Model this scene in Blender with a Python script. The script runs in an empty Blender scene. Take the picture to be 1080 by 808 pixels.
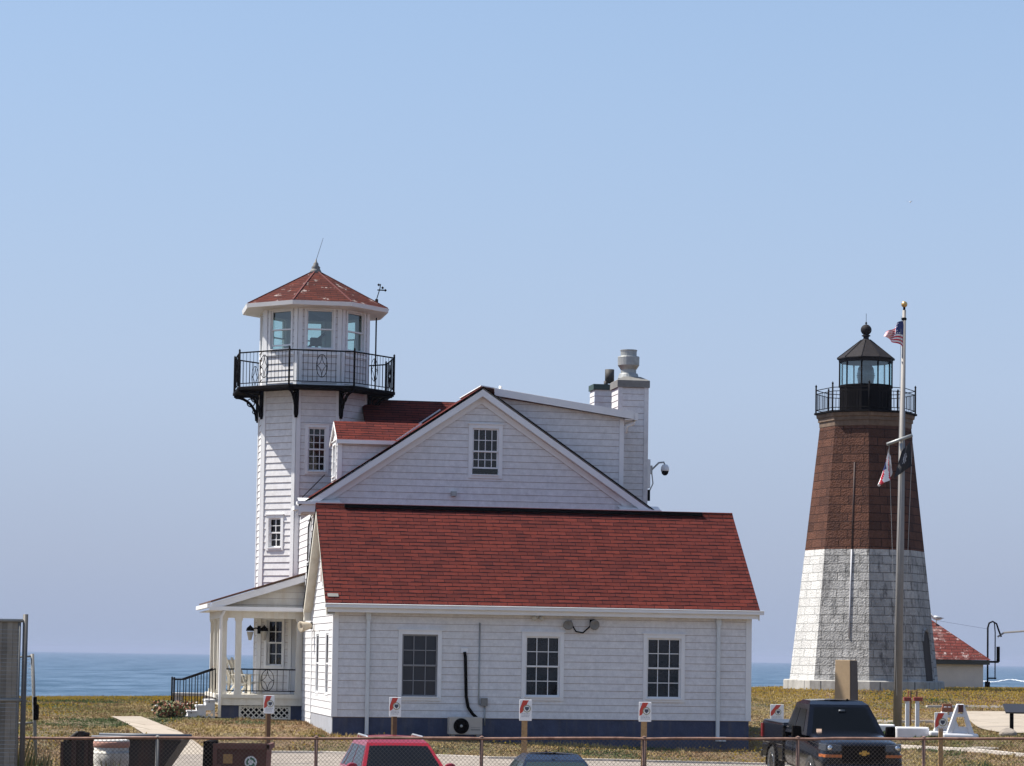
import bpy, bmesh, math, random
import numpy as np
from mathutils import Vector, Matrix
R = math.radians
random.seed(7)
sc = bpy.context.scene
COL = sc.collection

HAZE_D = 0.8e-4; HAZE_C = (.50, .57, .76, 1)
# ------------------------------------------------------------------ camera
F = 2860.0; CZ = 3.3; TILT = R(3.5); ROLL = R(.85); SHIFT = 289 - F * math.tan(TILT)
CM = Matrix.Rotation(math.pi / 2 + TILT, 3, 'X') @ Matrix.Rotation(ROLL, 3, 'Z')
cam = bpy.data.cameras.new('camera'); co = bpy.data.objects.new('camera', cam); COL.objects.link(co)
co.location = (0, 0, CZ); co.rotation_euler = CM.to_euler()
cam.sensor_width = 36; cam.lens = 36 * F / 1080; cam.shift_y = SHIFT / 1080
cam.clip_start = .5; cam.clip_end = 90000
sc.camera = co

def ray(px, py): return CM @ Vector(((px - 540) / F, -(py - SHIFT - 404) / F, -1))
def at(px, py, Y):
    r = ray(px, py); return Vector((0, 0, CZ)) + r * (Y / r.y)

TH = R(10)
UA = Vector((math.cos(TH), math.sin(TH), 0)); VA = Vector((-math.sin(TH), math.cos(TH), 0))
HO = at(350, 775, 75)
def loc(px, py, v):
    """point of the house plane at depth v, in house axes (u, z)"""
    r = ray(px, py); C = Vector((0, 0, CZ)); t = ((HO - C).dot(VA) + v) / r.dot(VA)
    p = C + r * t - HO; return p.dot(UA), p.z

# ------------------------------------------------------------------ terrain
CP = [(30,737,126),(200,737,127),(232,757,83.3),(350,775,75),(790,791,77),(340,796,69),(500,804,66),(690,807,66.5),
      (800,808,70),(895,834,61),(417,871,56),(800,729,129),(910,727,116),(1000,728,122),(1075,728,125),(948,769,90),
      (1005,778,80),(1066,775,80),(1000,795,72),(1075,799,71),(580,735,110)]
cps = [tuple(at(*c)) for c in CP] + [(-9,50,.45),(9,50,.55),(0,30,.4),(-25,45,.5),(25,45,.6),(-40,90,.9),(45,90,1.7),(0,5,.4)]
CPA = np.array(cps); nC = len(CPA)
def _k(r): return np.where(r > 1e-9, r * r * np.log(np.maximum(r, 1e-9)), 0)
_D = np.linalg.norm(CPA[:, None, :2] - CPA[None, :, :2], axis=2)
_A = np.zeros((nC + 3, nC + 3)); _A[:nC, :nC] = _k(_D) + np.eye(nC) * 2.0
_A[:nC, nC] = 1; _A[:nC, nC + 1:] = CPA[:, :2]; _A[nC, :nC] = 1; _A[nC + 1:, :nC] = CPA[:, :2].T
_W = np.linalg.solve(_A, np.concatenate([CPA[:, 2], np.zeros(3)]))
def gh_arr(X, Y):
    X = np.asarray(X, float); Y = np.asarray(Y, float)
    d = np.sqrt((X[..., None] - CPA[:, 0]) ** 2 + (Y[..., None] - CPA[:, 1]) ** 2)
    z = _k(d) @ _W[:nC] + _W[nC] + X * _W[nC + 1] + Y * _W[nC + 2]
    z = np.clip(z, -.3, 2.6)
    e = edge_y(X)
    t = np.clip((Y - e) / 7.0, 0, 1)
    return z - (t * t * (3 - 2 * t)) * 9.5
def edge_y(X): return 127 + 1.2 * np.sin(np.asarray(X) * .31) + .6 * np.sin(np.asarray(X) * .83 + 1) + .03 * np.clip(X, -50, 60)
def gh(x, y): return float(gh_arr(np.array([x]), np.array([y]))[0])
def G(px, py, y0=48, y1=127):
    """where the ray of a pixel meets the ground"""
    r = ray(px, py); C = Vector((0, 0, CZ)); ys = np.linspace(y0, y1, 800)
    zz = C.z + r.z / r.y * ys; g = gh_arr(r.x / r.y * ys, ys)
    i = np.argmax(zz < g); 
    if zz[i] >= g[i]: i = len(ys) - 1
    return Vector((r.x / r.y * ys[i], ys[i], g[i]))

# ------------------------------------------------------------------ materials
def M(name, col, rough=.6, metal=0, spec=.5, noise=0, nscale=3., bump=0, bscale=20., coat=0, dirt=None):
    m = bpy.data.materials.new(name); m.use_nodes = True; nt = m.node_tree; b = nt.nodes['Principled BSDF']
    b.inputs['Base Color'].default_value = (*col, 1); b.inputs['Roughness'].default_value = rough
    b.inputs['Metallic'].default_value = metal; b.inputs['Specular IOR Level'].default_value = spec
    b.inputs['Coat Weight'].default_value = coat; b.inputs['Coat Roughness'].default_value = .04
    if noise or bump or dirt:
        tc = nt.nodes.new('ShaderNodeTexCoord')
    if noise:
        n = nt.nodes.new('ShaderNodeTexNoise'); n.inputs['Scale'].default_value = nscale; n.inputs['Detail'].default_value = 6
        n.inputs['Roughness'].default_value = .65
        r = nt.nodes.new('ShaderNodeMapRange'); r.inputs['From Min'].default_value = .3; r.inputs['From Max'].default_value = .7
        r.inputs['To Min'].default_value = 1 - noise; r.inputs['To Max'].default_value = 1 + noise * .5
        mx = nt.nodes.new('ShaderNodeVectorMath'); mx.operation = 'SCALE'; mx.inputs[0].default_value = col
        nt.links.new(tc.outputs['Object'], n.inputs['Vector']); nt.links.new(n.outputs['Fac'], r.inputs['Value'])
        nt.links.new(r.outputs[0], mx.inputs['Scale']); last = mx.outputs[0]
        if dirt:
            mp = nt.nodes.new('ShaderNodeMapping'); mp.inputs['Scale'].default_value = (3, 3, .35)
            n3 = nt.nodes.new('ShaderNodeTexNoise'); n3.inputs['Scale'].default_value = 1.4; n3.inputs['Detail'].default_value = 8; n3.inputs['Roughness'].default_value = .7
            r3 = nt.nodes.new('ShaderNodeMapRange'); r3.inputs['From Min'].default_value = .5; r3.inputs['From Max'].default_value = .78; r3.inputs['To Max'].default_value = dirt[3]
            m3 = nt.nodes.new('ShaderNodeMix'); m3.data_type = 'RGBA'; m3.inputs['B'].default_value = (*dirt[:3], 1)
            nt.links.new(tc.outputs['Object'], mp.inputs[0]); nt.links.new(mp.outputs[0], n3.inputs['Vector'])
            nt.links.new(n3.outputs['Fac'], r3.inputs['Value']); nt.links.new(r3.outputs[0], m3.inputs['Factor']); nt.links.new(last, m3.inputs['A'])
            last = m3.outputs['Result']
        nt.links.new(last, b.inputs['Base Color'])
    if bump:
        n2 = nt.nodes.new('ShaderNodeTexNoise'); n2.inputs['Scale'].default_value = bscale; n2.inputs['Detail'].default_value = 5
        bp = nt.nodes.new('ShaderNodeBump'); bp.inputs['Strength'].default_value = bump; bp.inputs['Distance'].default_value = .05
        nt.links.new(tc.outputs['Object'], n2.inputs['Vector']); nt.links.new(n2.outputs['Fac'], bp.inputs['Height'])
        nt.links.new(bp.outputs[0], b.inputs['Normal'])
    return m

def brick_mat(name, c1, c2, mortar, bw, rh, msize, rough=.9, bump=.5, dist=.02, stain=None, streak=0, offset=.5, bias=0., nbump=0, smooth=.1, row_shadow=None, spec=.25):
    m = bpy.data.materials.new(name); m.use_nodes = True; nt = m.node_tree; b = nt.nodes['Principled BSDF']
    b.inputs['Roughness'].default_value = rough; b.inputs['Specular IOR Level'].default_value = spec
    uv = nt.nodes.new('ShaderNodeUVMap'); tc = nt.nodes.new('ShaderNodeTexCoord')
    nz = nt.nodes.new('ShaderNodeTexNoise'); nz.inputs['Scale'].default_value = 1.3; nz.inputs['Detail'].default_value = 3
    nt.links.new(uv.outputs[0], nz.inputs['Vector'])
    wob = nt.nodes.new('ShaderNodeVectorMath'); wob.operation = 'MULTIPLY_ADD'; wob.inputs[1].default_value = (.03, .03, 0)
    nt.links.new(nz.outputs['Color'], wob.inputs[0]); nt.links.new(uv.outputs[0], wob.inputs[2])
    br = nt.nodes.new('ShaderNodeTexBrick'); br.offset = offset
    br.inputs['Color1'].default_value = (*c1, 1); br.inputs['Color2'].default_value = (*c2, 1); br.inputs['Mortar'].default_value = (*mortar, 1)
    br.inputs['Scale'].default_value = 1; br.inputs['Brick Width'].default_value = bw; br.inputs['Row Height'].default_value = rh
    br.inputs['Mortar Size'].default_value = msize; br.inputs['Bias'].default_value = bias; br.inputs['Mortar Smooth'].default_value = smooth
    nt.links.new(wob.outputs[0], br.inputs['Vector'])
    last = br.outputs['Color']
    def mixin(fac, colr, blend='MIX'):
        nonlocal last
        x = nt.nodes.new('ShaderNodeMix'); x.data_type = 'RGBA'; x.blend_type = blend
        nt.links.new(fac, x.inputs['Factor']); nt.links.new(last, x.inputs['A']); x.inputs['B'].default_value = (*colr, 1); last = x.outputs['Result']
    n = nt.nodes.new('ShaderNodeTexNoise'); n.inputs['Scale'].default_value = 6; n.inputs['Detail'].default_value = 8; n.inputs['Roughness'].default_value = .75
    nt.links.new(tc.outputs['Object'], n.inputs['Vector'])
    r = nt.nodes.new('ShaderNodeMapRange'); r.inputs['From Min'].default_value = .35; r.inputs['From Max'].default_value = .7; r.inputs['To Max'].default_value = .45
    nt.links.new(n.outputs['Fac'], r.inputs['Value']); mixin(r.outputs[0], tuple(x * .45 for x in c1))
    if stain:
        for sc_, lo, hi, amt, colr in stain:
            n2 = nt.nodes.new('ShaderNodeTexNoise'); n2.inputs['Scale'].default_value = sc_; n2.inputs['Detail'].default_value = 9; n2.inputs['Roughness'].default_value = .72
            mp = nt.nodes.new('ShaderNodeMapping'); mp.inputs['Scale'].default_value = (1, 1, .45); mp.inputs['Location'].default_value = (sc_, 2 * sc_, 0)
            nt.links.new(tc.outputs['Object'], mp.inputs[0]); nt.links.new(mp.outputs[0], n2.inputs['Vector'])
            r2 = nt.nodes.new('ShaderNodeMapRange'); r2.inputs['From Min'].default_value = lo; r2.inputs['From Max'].default_value = hi; r2.inputs['To Max'].default_value = amt
            nt.links.new(n2.outputs['Fac'], r2.inputs['Value']); mixin(r2.outputs[0], colr)
    if row_shadow:  # painted shadow line along the lower edge of each shingle row
        sp = nt.nodes.new('ShaderNodeSeparateXYZ'); nt.links.new(wob.outputs[0], sp.inputs[0])
        dv_ = nt.nodes.new('ShaderNodeMath'); dv_.operation = 'DIVIDE'; dv_.inputs[1].default_value = rh; nt.links.new(sp.outputs['Y'], dv_.inputs[0])
        fr = nt.nodes.new('ShaderNodeMath'); fr.operation = 'FRACT'; nt.links.new(dv_.outputs[0], fr.inputs[0])
        n9 = nt.nodes.new('ShaderNodeTexNoise'); n9.inputs['Scale'].default_value = 2.6; n9.inputs['Detail'].default_value = 2; nt.links.new(wob.outputs[0], n9.inputs['Vector'])
        th_ = nt.nodes.new('ShaderNodeMapRange'); th_.inputs['From Min'].default_value = .35; th_.inputs['From Max'].default_value = .65; th_.inputs['To Min'].default_value = row_shadow * .45; th_.inputs['To Max'].default_value = row_shadow * 1.5; nt.links.new(n9.outputs['Fac'], th_.inputs['Value'])
        ls = nt.nodes.new('ShaderNodeMath'); ls.operation = 'LESS_THAN'; nt.links.new(fr.outputs[0], ls.inputs[0]); nt.links.new(th_.outputs[0], ls.inputs[1])
        mixin(ls.outputs[0], mortar)
    nt.links.new(last, b.inputs['Base Color'])
    bp = nt.nodes.new('ShaderNodeBump'); bp.inputs['Strength'].default_value = bump; bp.inputs['Distance'].default_value = dist; bp.invert = True
    nt.links.new(br.outputs['Fac'], bp.inputs['Height'])
    if nbump:
        n4 = nt.nodes.new('ShaderNodeTexNoise'); n4.inputs['Scale'].default_value = 14; n4.inputs['Detail'].default_value = 4
        nt.links.new(tc.outputs['Object'], n4.inputs['Vector'])
        b2 = nt.nodes.new('ShaderNodeBump'); b2.inputs['Strength'].default_value = nbump; b2.inputs['Distance'].default_value = .06
        nt.links.new(n4.outputs['Fac'], b2.inputs['Height']); nt.links.new(b2.outputs[0], bp.inputs['Normal'])
    nt.links.new(bp.outputs[0], b.inputs['Normal'])
    return m

white = M('white_trim_paint', (.76, .76, .76), .5, noise=.06, nscale=2)
siding_m = brick_mat('white_shingle_siding', (.78, .77, .77), (.73, .72, .73), (.70, .69, .68), .29, .2, .0025, .6, .1, .003, stain=[(.5, .5, .75, .25, (.62, .57, .47)), (3, .58, .75, .2, (.48, .46, .42)), (1.3, .62, .8, .3, (.55, .45, .36))])
seam_m = M('siding_lap_dirt_shade', (.38, .31, .28), .9)  # dirt in the laps, with the shade under them put into the colour
aged = M('aged_cream_paint', (.66, .63, .55), .6, noise=.1, dirt=(.45, .33, .18, .5))
shingle = brick_mat('red_roof_shingles', (.145, .033, .025), (.085, .022, .019), (.014, .007, .009), .42, .158, .007, .95, .5, .012, stain=[(.9, .5, .75, .3, (.07, .022, .022)), (4, .6, .75, .35, (.22, .055, .03))], row_shadow=.2, spec=.06)
shingle_str = brick_mat('bird_streaked_red_shingles', (.125, .038, .028), (.075, .027, .023), (.025, .014, .014), .42, .158, .007, .95, .5, .012, stain=[(2.6, .585, .63, .75, (.42, .36, .33))], row_shadow=.18, spec=.06)
navy = M('navy_foundation_paint', (.055, .066, .115), .8, noise=.3, nscale=3, dirt=(.13, .115, .10, .6), bump=.15)
greyf = M('grey_foundation_paint', (.34, .35, .38), .8, noise=.12, nscale=2)
glass = M('dark_window_glass', (.016, .015, .015), .05, spec=.45, noise=.7, nscale=2.2, bump=.05, bscale=2)
glass_c = M('curtained_window_glass', (.035, .035, .04), .12, spec=.4)
blackm = M('black_iron_paint', (.007, .006, .0065), .8, spec=.06, noise=.2)
darkm = M('black_matte', (.006, .005, .005), .9, spec=.06)
galv = M('galvanised_metal', (.36, .37, .36), .5, .4, noise=.25, nscale=5)
galvr = M('weathered_cap_metal', (.22, .215, .20), .7, .2, noise=.25, nscale=4)
wood = M('raw_wood', (.36, .22, .10), .8, noise=.3, nscale=9)
woodd = M('dark_wood', (.11, .055, .03), .8, noise=.3, nscale=9)
def glass_see(name, tint, mixf=.25):
    m = bpy.data.materials.new(name); m.use_nodes = True; nt = m.node_tree; nt.nodes.clear()
    o = nt.nodes.new('ShaderNodeOutputMaterial'); t = nt.nodes.new('ShaderNodeBsdfTransparent'); g = nt.nodes.new('ShaderNodeBsdfGlossy')
    t.inputs[0].default_value = (*tint, 1); g.inputs['Roughness'].default_value = .03; g.inputs[0].default_value = (.9, .95, .95, 1)
    x = nt.nodes.new('ShaderNodeMixShader'); x.inputs[0].default_value = mixf
    nt.links.new(t.outputs[0], x.inputs[1]); nt.links.new(g.outputs[0], x.inputs[2]); nt.links.new(x.outputs[0], o.inputs[0]); return m
glass_t = glass_see('clear_greenish_glass', (.74, .88, .84), .14)
glass_lh = glass_see('lantern_glass', (.80, .93, .94), .12)

# ------------------------------------------------------------------ mesh builder
class MB:
    def __init__(s): s.v = []; s.f = []; s.m = []; s.sm = []
    def face(s, pts, mi=0, smooth=False):
        i = len(s.v); s.v += [tuple(p) for p in pts]; s.f.append(tuple(range(i, i + len(pts)))); s.m.append(mi); s.sm.append(smooth)
    def box(s, x0, x1, y0, y1, z0, z1, mi=0, top=None):
        t = top or (0, 0)
        P = [(x0, y0, z0), (x1, y0, z0), (x1, y1, z0), (x0, y1, z0), (x0 + t[0], y0 + t[1], z1), (x1 - t[0], y0 + t[1], z1), (x1 - t[0], y1 - t[1], z1), (x0 + t[0], y1 - t[1], z1)]
        s.hexa(P, mi)
    def hexa(s, P, mi=0):
        i = len(s.v); s.v += [tuple(p) for p in P]
        for q in ((0, 3, 2, 1), (4, 5, 6, 7), (0, 1, 5, 4), (1, 2, 6, 5), (2, 3, 7, 6), (3, 0, 4, 7)):
            s.f.append(tuple(i + k for k in q)); s.m.append(mi); s.sm.append(False)
    def obox(s, o, a, b, c, mi=0):
        """box from corner o along vectors a, b, c"""
        o, a, b, c = map(Vector, (o, a, b, c))
        s.hexa([o, o + a, o + a + b, o + b, o + c, o + a + c, o + a + b + c, o + b + c], mi)
    def slab(s, pts, n, th, mtop=0, mside=1, mbot=None):
        """polygon pts, thickened by th against n"""
        n = Vector(n); lo = [Vector(p) - n * th for p in pts]; s.face(pts, mtop); s.face(lo[::-1], mside if mbot is None else mbot)
        for k in range(len(pts)):
            j = (k + 1) % len(pts); s.face([pts[k], lo[k], lo[j], pts[j]], mside)
    def tube(s, path, r, n=6, mi=0, cap=True):
        path = [Vector(p) for p in path]; rr = r if isinstance(r, (list, tuple)) else [r] * len(path)
        i0 = len(s.v); ref = None
        for k, p in enumerate(path):
            d = (path[min(k + 1, len(path) - 1)] - path[max(k - 1, 0)]).normalized()
            if ref is None: ref = d.orthogonal().normalized()
            a = (ref - d * ref.dot(d)).normalized(); ref = a; b = d.cross(a)
            for q in range(n):
                t = 2 * math.pi * q / n; s.v.append(tuple(p + (a * math.cos(t) + b * math.sin(t)) * rr[k]))
        for k in range(len(path) - 1):
            for q in range(n):
                a_, b_ = i0 + k * n + q, i0 + k * n + (q + 1) % n
                s.f.append((a_, b_, b_ + n, a_ + n)); s.m.append(mi); s.sm.append(n > 5)
        if cap:
            s.f.append(tuple(i0 + q for q in range(n))[::-1]); s.m.append(mi); s.sm.append(False)
            s.f.append(tuple(i0 + (len(path) - 1) * n + q for q in range(n))); s.m.append(mi); s.sm.append(False)
    def lathe(s, prof, c=(0, 0, 0), n=16, mi=0, phase=0., smooth=None, axis=None):
        i0 = len(s.v); c = Vector(c); sm = n > 10 if smooth is None else smooth
        for r_, z in prof:
            for q in range(n):
                t = phase + 2 * math.pi * q / n; p = Vector((r_ * math.cos(t), r_ * math.sin(t), z))
                if axis is not None: p = axis @ p
                s.v.append(tuple(c + p))
        for k in range(len(prof) - 1):
            for q in range(n):
                a_, b_ = i0 + k * n + q, i0 + k * n + (q + 1) % n
                s.f.append((a_, b_, b_ + n, a_ + n)); s.m.append(mi); s.sm.append(sm)
        for k, rev in ((0, True), (len(prof) - 1, False)):
            if prof[k][0] > 1e-4:
                fc = tuple(i0 + k * n + q for q in range(n)); s.f.append(fc[::-1] if rev else fc); s.m.append(mi); s.sm.append(False)
    def build(s, name, mats, parent=None, loc_=None, rz=0, bevel=0):
        me = bpy.data.meshes.new(name); me.from_pydata(s.v, [], s.f)
        mats = mats if isinstance(mats, (list, tuple)) else [mats]
        for m in mats: me.materials.append(m)
        me.polygons.foreach_set('material_index', s.m); me.polygons.foreach_set('use_smooth', s.sm)
        uv = me.uv_layers.new(name='UVMap'); Z = Vector((0, 0, 1))
        me.update()
        for p in me.polygons:
            n = p.normal; t = Z.cross(n)
            t = Vector((1, 0, 0)) if t.length < .02 else t.normalized()
            b = n.cross(t)
            for li in p.loop_indices:
                c = me.vertices[me.loops[li].vertex_index].co; uv.data[li].uv = (c.dot(t), c.dot(b))
        o = bpy.data.objects.new(name, me); COL.objects.link(o)
        if parent: o.parent = parent
        if loc_ is not None: o.location = loc_
        o.rotation_euler.z = rz
        if bevel:
            md = o.modifiers.new('bevel', 'BEVEL'); md.width = bevel; md.segments = 2; md.limit_method = 'ANGLE'
        return o

def tag(o, label=None, cat=None, group=None, kind=None):
    if label: o['label'] = label
    if cat: o['category'] = cat
    if group: o['group'] = group
    if kind: o['kind'] = kind
    return o
def thing(name, label, cat, loc_=(0, 0, 0), rz=0, group=None):
    o = bpy.data.objects.new(name, None); COL.objects.link(o); o.location = loc_; o.rotation_euler.z = rz; o.empty_display_size = .3
    return tag(o, label, cat, group)
def copy_tree(o, parent=None):
    c = o.copy(); COL.objects.link(c); c.parent = parent
    for ch in list(o.children): copy_tree(ch, c)
    return c

# ------------------------------------------------------------------ siding and windows
def siding(mb, o, ua, n, poly, course=.31, holes=(), lip=.015, phase=0.):
    """lapped courses on a convex polygon [(u,z)...] of the plane through o, along ua, facing n. holes: (u0,u1,z0,z1)"""
    o = Vector(o); ua = Vector(ua); n = Vector(n)
    zs = [p[1] for p in poly]; zlo, zhi = min(zs), max(zs)
    def span(z):
        xs = []
        for k in range(len(poly)):
            (a, za), (b, zb) = poly[k], poly[(k + 1) % len(poly)]
            if abs(za - zb) < 1e-9:
                if abs(z - za) < 1e-6: xs += [a, b]
            elif min(za, zb) - 1e-9 <= z <= max(za, zb) + 1e-9: xs.append(a + (b - a) * (z - za) / (zb - za))
        return (min(xs), max(xs)) if xs else None
    def off(z, zc): return lip * (1 - (z - zc) / course) + .002
    def pt(u, z, d): p = o + ua * u + n * d; return (p.x, p.y, o.z + z)
    k0 = math.floor((zlo - phase) / course); k = k0
    while phase + k * course < zhi - 1e-6:
        zc = phase + k * course; c0, c1 = max(zc, zlo), min(zc + course, zhi); k += 1
        br = sorted({c0, c1} | {z for z in zs if c0 < z < c1} | {z for h in holes for z in h[2:4] if c0 < z < c1})
        for a, b in zip(br[:-1], br[1:]):
            if b - a < 1e-5: continue
            sa, sb = span(a + 1e-7), span(b - 1e-7)
            if not sa or not sb: continue
            cuts = sorted([(h[0], h[1]) for h in holes if h[2] < (a + b) / 2 < h[3]])
            segs = []; l = (sa[0], sb[0])
            for h0, h1 in cuts:
                if h0 > min(l): segs.append((l, (h0, h0)))
                l = (h1, h1)
            segs.append((l, (sa[1], sb[1])))
            for (la, lb), (ra, rb) in segs:
                if ra - la < 1e-4 and rb - lb < 1e-4: continue
                mb.face([pt(la, a, off(a, zc)), pt(ra, a, off(a, zc)), pt(rb, b, off(b, zc)), pt(lb, b, off(b, zc))], 0)
                if abs(a - zc) < 1e-6:
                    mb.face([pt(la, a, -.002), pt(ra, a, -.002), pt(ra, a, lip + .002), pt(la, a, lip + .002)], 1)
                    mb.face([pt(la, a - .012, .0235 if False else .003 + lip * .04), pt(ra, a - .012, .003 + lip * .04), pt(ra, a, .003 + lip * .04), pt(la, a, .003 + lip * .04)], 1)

def window(parent, o, ua, n, w, h, cols=3, rows=2, pane=None, casing=.11, sashed=True, name='window', label=None, frame_m=None, openb=0, sh=1., sash_m=None):
    """o: centre of the sill line on the wall plane. parts: casing mesh > sash, pane"""
    o = Vector(o); ua = Vector(ua).normalized(); n = Vector(n).normalized(); Z = Vector((0, 0, 1)); fm = frame_m or white
    mb = MB(); c = casing
    def B(u0, u1, z0, z1, d0, d1, mi=0, m=mb): m.obox(o + ua * u0 + Z * z0 + n * d0, ua * (u1 - u0), n * (d1 - d0), Z * (z1 - z0), mi)
    if sh < 1:
        B0 = B
        def B(u0, u1, z0, z1, d0, d1, mi=0, m=mb): B0(u0, u1, z0, z1, d0 * sh, d1 * sh + .001, mi, m)
    B(-w / 2 - c, -w / 2, -c, h + c, -.1, .045); B(w / 2, w / 2 + c, -c, h + c, -.1, .045)
    B(-w / 2, w / 2, h, h + c, -.1, .045); B(-w / 2, w / 2, -c, 0, -.1, .045)
    B(-w / 2 - c - .03, w / 2 + c + .03, h + c, h + c + .03, 0, .075); B(-w / 2 - .02, w / 2 + .02, -.035, 0, .045, .08)
    wo = mb.build(name, fm, parent)
    if label: wo['label'] = label
    sb = MB(); r = .045; mu = .011
    if sashed:
        for (z0, z1, d) in ((h / 2 - .02, h, -.05), (openb, h / 2 + .02, -.085)):
            B(-w / 2, -w / 2 + r, z0, z1, d, d + .035, 0, sb); B(w / 2 - r, w / 2, z0, z1, d, d + .035, 0, sb)
            B(-w / 2 + r, w / 2 - r, z0, z0 + r, d, d + .035, 0, sb); B(-w / 2 + r, w / 2 - r, z1 - r, z1, d, d + .035, 0, sb)
            for k in range(1, cols):
                u = -w / 2 + w * k / cols; B(u - mu, u + mu, z0 + r, z1 - r, d + .005, d + .028, 0, sb)
            for k in range(1, rows):
                z = z0 + (z1 - z0) * k / rows; B(-w / 2 + r, w / 2 - r, z - mu, z + mu, d + .007, d + .026, 0, sb)
    else:
        B(-w / 2, -w / 2 + r, 0, h, -.05, -.015, 0, sb); B(w / 2 - r, w / 2, 0, h, -.05, -.015, 0, sb)
        B(-w / 2 + r, w / 2 - r, 0, r, -.05, -.015, 0, sb); B(-w / 2 + r, w / 2 - r, h - r, h, -.05, -.015, 0, sb)
    sb.build('sash', sash_m or fm, wo)
    pb = MB(); pm = pane or glass
    P = lambda u, z, d: o + ua * u + Z * z + n * d
    if pm in (glass_t,):
        pb.face([P(-w / 2 + .01, .01, -.07), P(w / 2 - .01, .01, -.07), P(w / 2 - .01, h - .01, -.07), P(-w / 2 + .01, h - .01, -.07)])
    else:
        B(-w / 2, w / 2, 0, h, -.097, -.088 + .0, 0, pb)
    pb.build('pane', pm, wo)
    return wo
def hole(u, z, w, h): return (u - w / 2 - .05, u + w / 2 + .05, z - .05, z + h + .05)

# ================================================================== HOUSE
house = thing('station_house', 'white clapboard station house with red shingle roofs, octagonal lookout tower and front wing', 'house', HO, TH)
X, Yv, Z = Vector((1, 0, 0)), Vector((0, 1, 0)), Vector((0, 0, 1))
WL, WD = 11.87, 5.8
# wing: foundation, walls
mb = MB(); mb.box(.02, WL - .02, .02, WD, -.9, .52); mb.build('foundation', navy, house)
mb = MB(); mb.box(.0, .019, .015, WD, -.9, .515); o = mb.build('side_foundation', greyf, house)
wins = [(2.41, 1.08, 1.0, 1.72), (5.88, 1.12, .98, 1.68), (9.36, 1.11, .98, 1.69)]
mb = MB()
siding(mb, (0, 0, 0), X, -Yv, [(0, .5), (WL, .5), (WL, 3.62), (0, 3.62)], .2, [hole(u, z, w, h) for u, z, w, h in wins], phase=.5)
mb.build('wing_front_wall', [siding_m, seam_m], house)
mb = MB()
gz = lambda v: 3.55 + (v if v < 2.9 else 5.8 - v) * .93
siding(mb, (0, 5.8, 0), -Yv, -X, [(0, .5), (5.8, .5), (5.8, 3.5), (2.9, 6.28), (0, 3.5)], .2, [(5.8 - 1.55 - .36, 5.8 - 1.55 + .36, 1.1, 2.8), (5.8 - 4.15 - .36, 5.8 - 4.15 + .36, 1.1, 2.8)], phase=.5)
mb.build('wing_side_wall', [siding_m, seam_m], house)
mb = MB(); siding(mb, (WL, 0, 0), Yv, X, [(0, .5), (5.8, .5), (5.8, 3.5), (2.9, 6.28), (0, 3.5)], .2, phase=.5)
mb.box(WL - .1, WL - .004, .01, WD - .01, .5, 3.4)
mb.build('wing_side_wall', [siding_m, seam_m], house)
for bx in ((-.03, .13, -.035, -.001), (WL - .13, WL + .03, -.035, -.001), (-.035, -.003, -.0005, .11), (-.035, -.003, 5.68, 5.81), (WL + .003, WL + .035, -.0005, .11)):
    mb = MB(); mb.box(*bx, .5, 3.5); mb.build('corner_board', white, house)
for k, (u, z, w, h) in enumerate(wins):
    window(house, (u, 0, z), X, -Yv, w, h, 3, 2, glass_c if k == 0 else glass, sash_m=M('dull_grey_sash', (.24, .24, .25), .7) if k == 0 else None, label='window with drawn curtains and dull grey bars' if k == 0 else None)
for v in (1.55, 4.15): window(house, (0, v, 1.1), -Yv, -X, .72, 1.7, 1, 1, sh=.3, casing=.09)
mb = MB(); mb.obox((-.05, 2.65, 4.25), (0, .5, 0), (-.02, 0, 0), (0, 0, .62)); mb.obox((-.07, 2.72, 4.3), (0, .36, 0), (-.01, 0, 0), (0, 0, .5), 1)
mb.obox((-.05, 2.72, 4.87), (0, .36, 0), (-.02, 0, 0), (0, 0, .16)); mb.build('gable_vent', [white, seam_m], house)
# wing roof
ez, rz_, ev = 3.60, 6.50, -.32
nf = Vector((0, -(rz_ - ez), 2.9 - ev)).normalized(); nb = Vector((0, (rz_ - ez), 2.9 - ev)).normalized()
mb = MB(); u0, u1 = -.27, WL + .2
mb.slab([(u0, ev, ez), (u1, ev, ez), (u1, 2.9, rz_), (u0, 2.9, rz_)], nf, .06)
mb.slab([(u1, 6.12, ez), (u0, 6.12, ez), (u0, 2.9, rz_), (u1, 2.9, rz_)], nb, .06)
mb.build('wing_roof', [shingle, darkm], house)
for uu in (-.25, WL + .15):
    mb = MB(); mb.obox((uu, ev + .02, ez - .26), (.035, 0, 0), (0, 0, .19), (0, 2.9 - ev - .02, rz_ - ez))
    mb.obox((uu, 2.9, rz_ - .26), (.035, 0, 0), (0, 0, .19), (0, 3.2, ez - rz_)); mb.build('rake_board', aged, house)
mb = MB(); mb.obox((-.25, ev + .05, ez - .3), (.25, 0, 0), (0, 0, .03), (0, 2.9 - ev, rz_ - ez)); mb.obox((-.25, 2.9, rz_ - .3), (.25, 0, 0), (0, 0, .03), (0, 3.1, ez - rz_))
mb.box(-.24, 0, 5.85, 6.15, 3.2, 3.55)
mb.build('rake_soffit', aged, house)
mb = MB(); mb.box(-.2, WL + .1, -.3, .0, 3.42, 3.47); mb.box(-.2, WL + .14, -.335, -.30, 3.38, 3.57); mb.build('soffit', white, house)
mb = MB(); mb.box(-.3, WL + .28, -.44, -.337, 3.5, 3.615); mb.tube([(-.3, -.445, 3.6), (WL + .28, -.445, 3.6)], .018); mb.build('gutter', white, house, bevel=.01)
mb = MB(); mb.box(.55, WL - .75, 2.74, 3.06, rz_ - .07, rz_ + .035); mb.build('ridge_vent', darkm, house)
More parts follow.
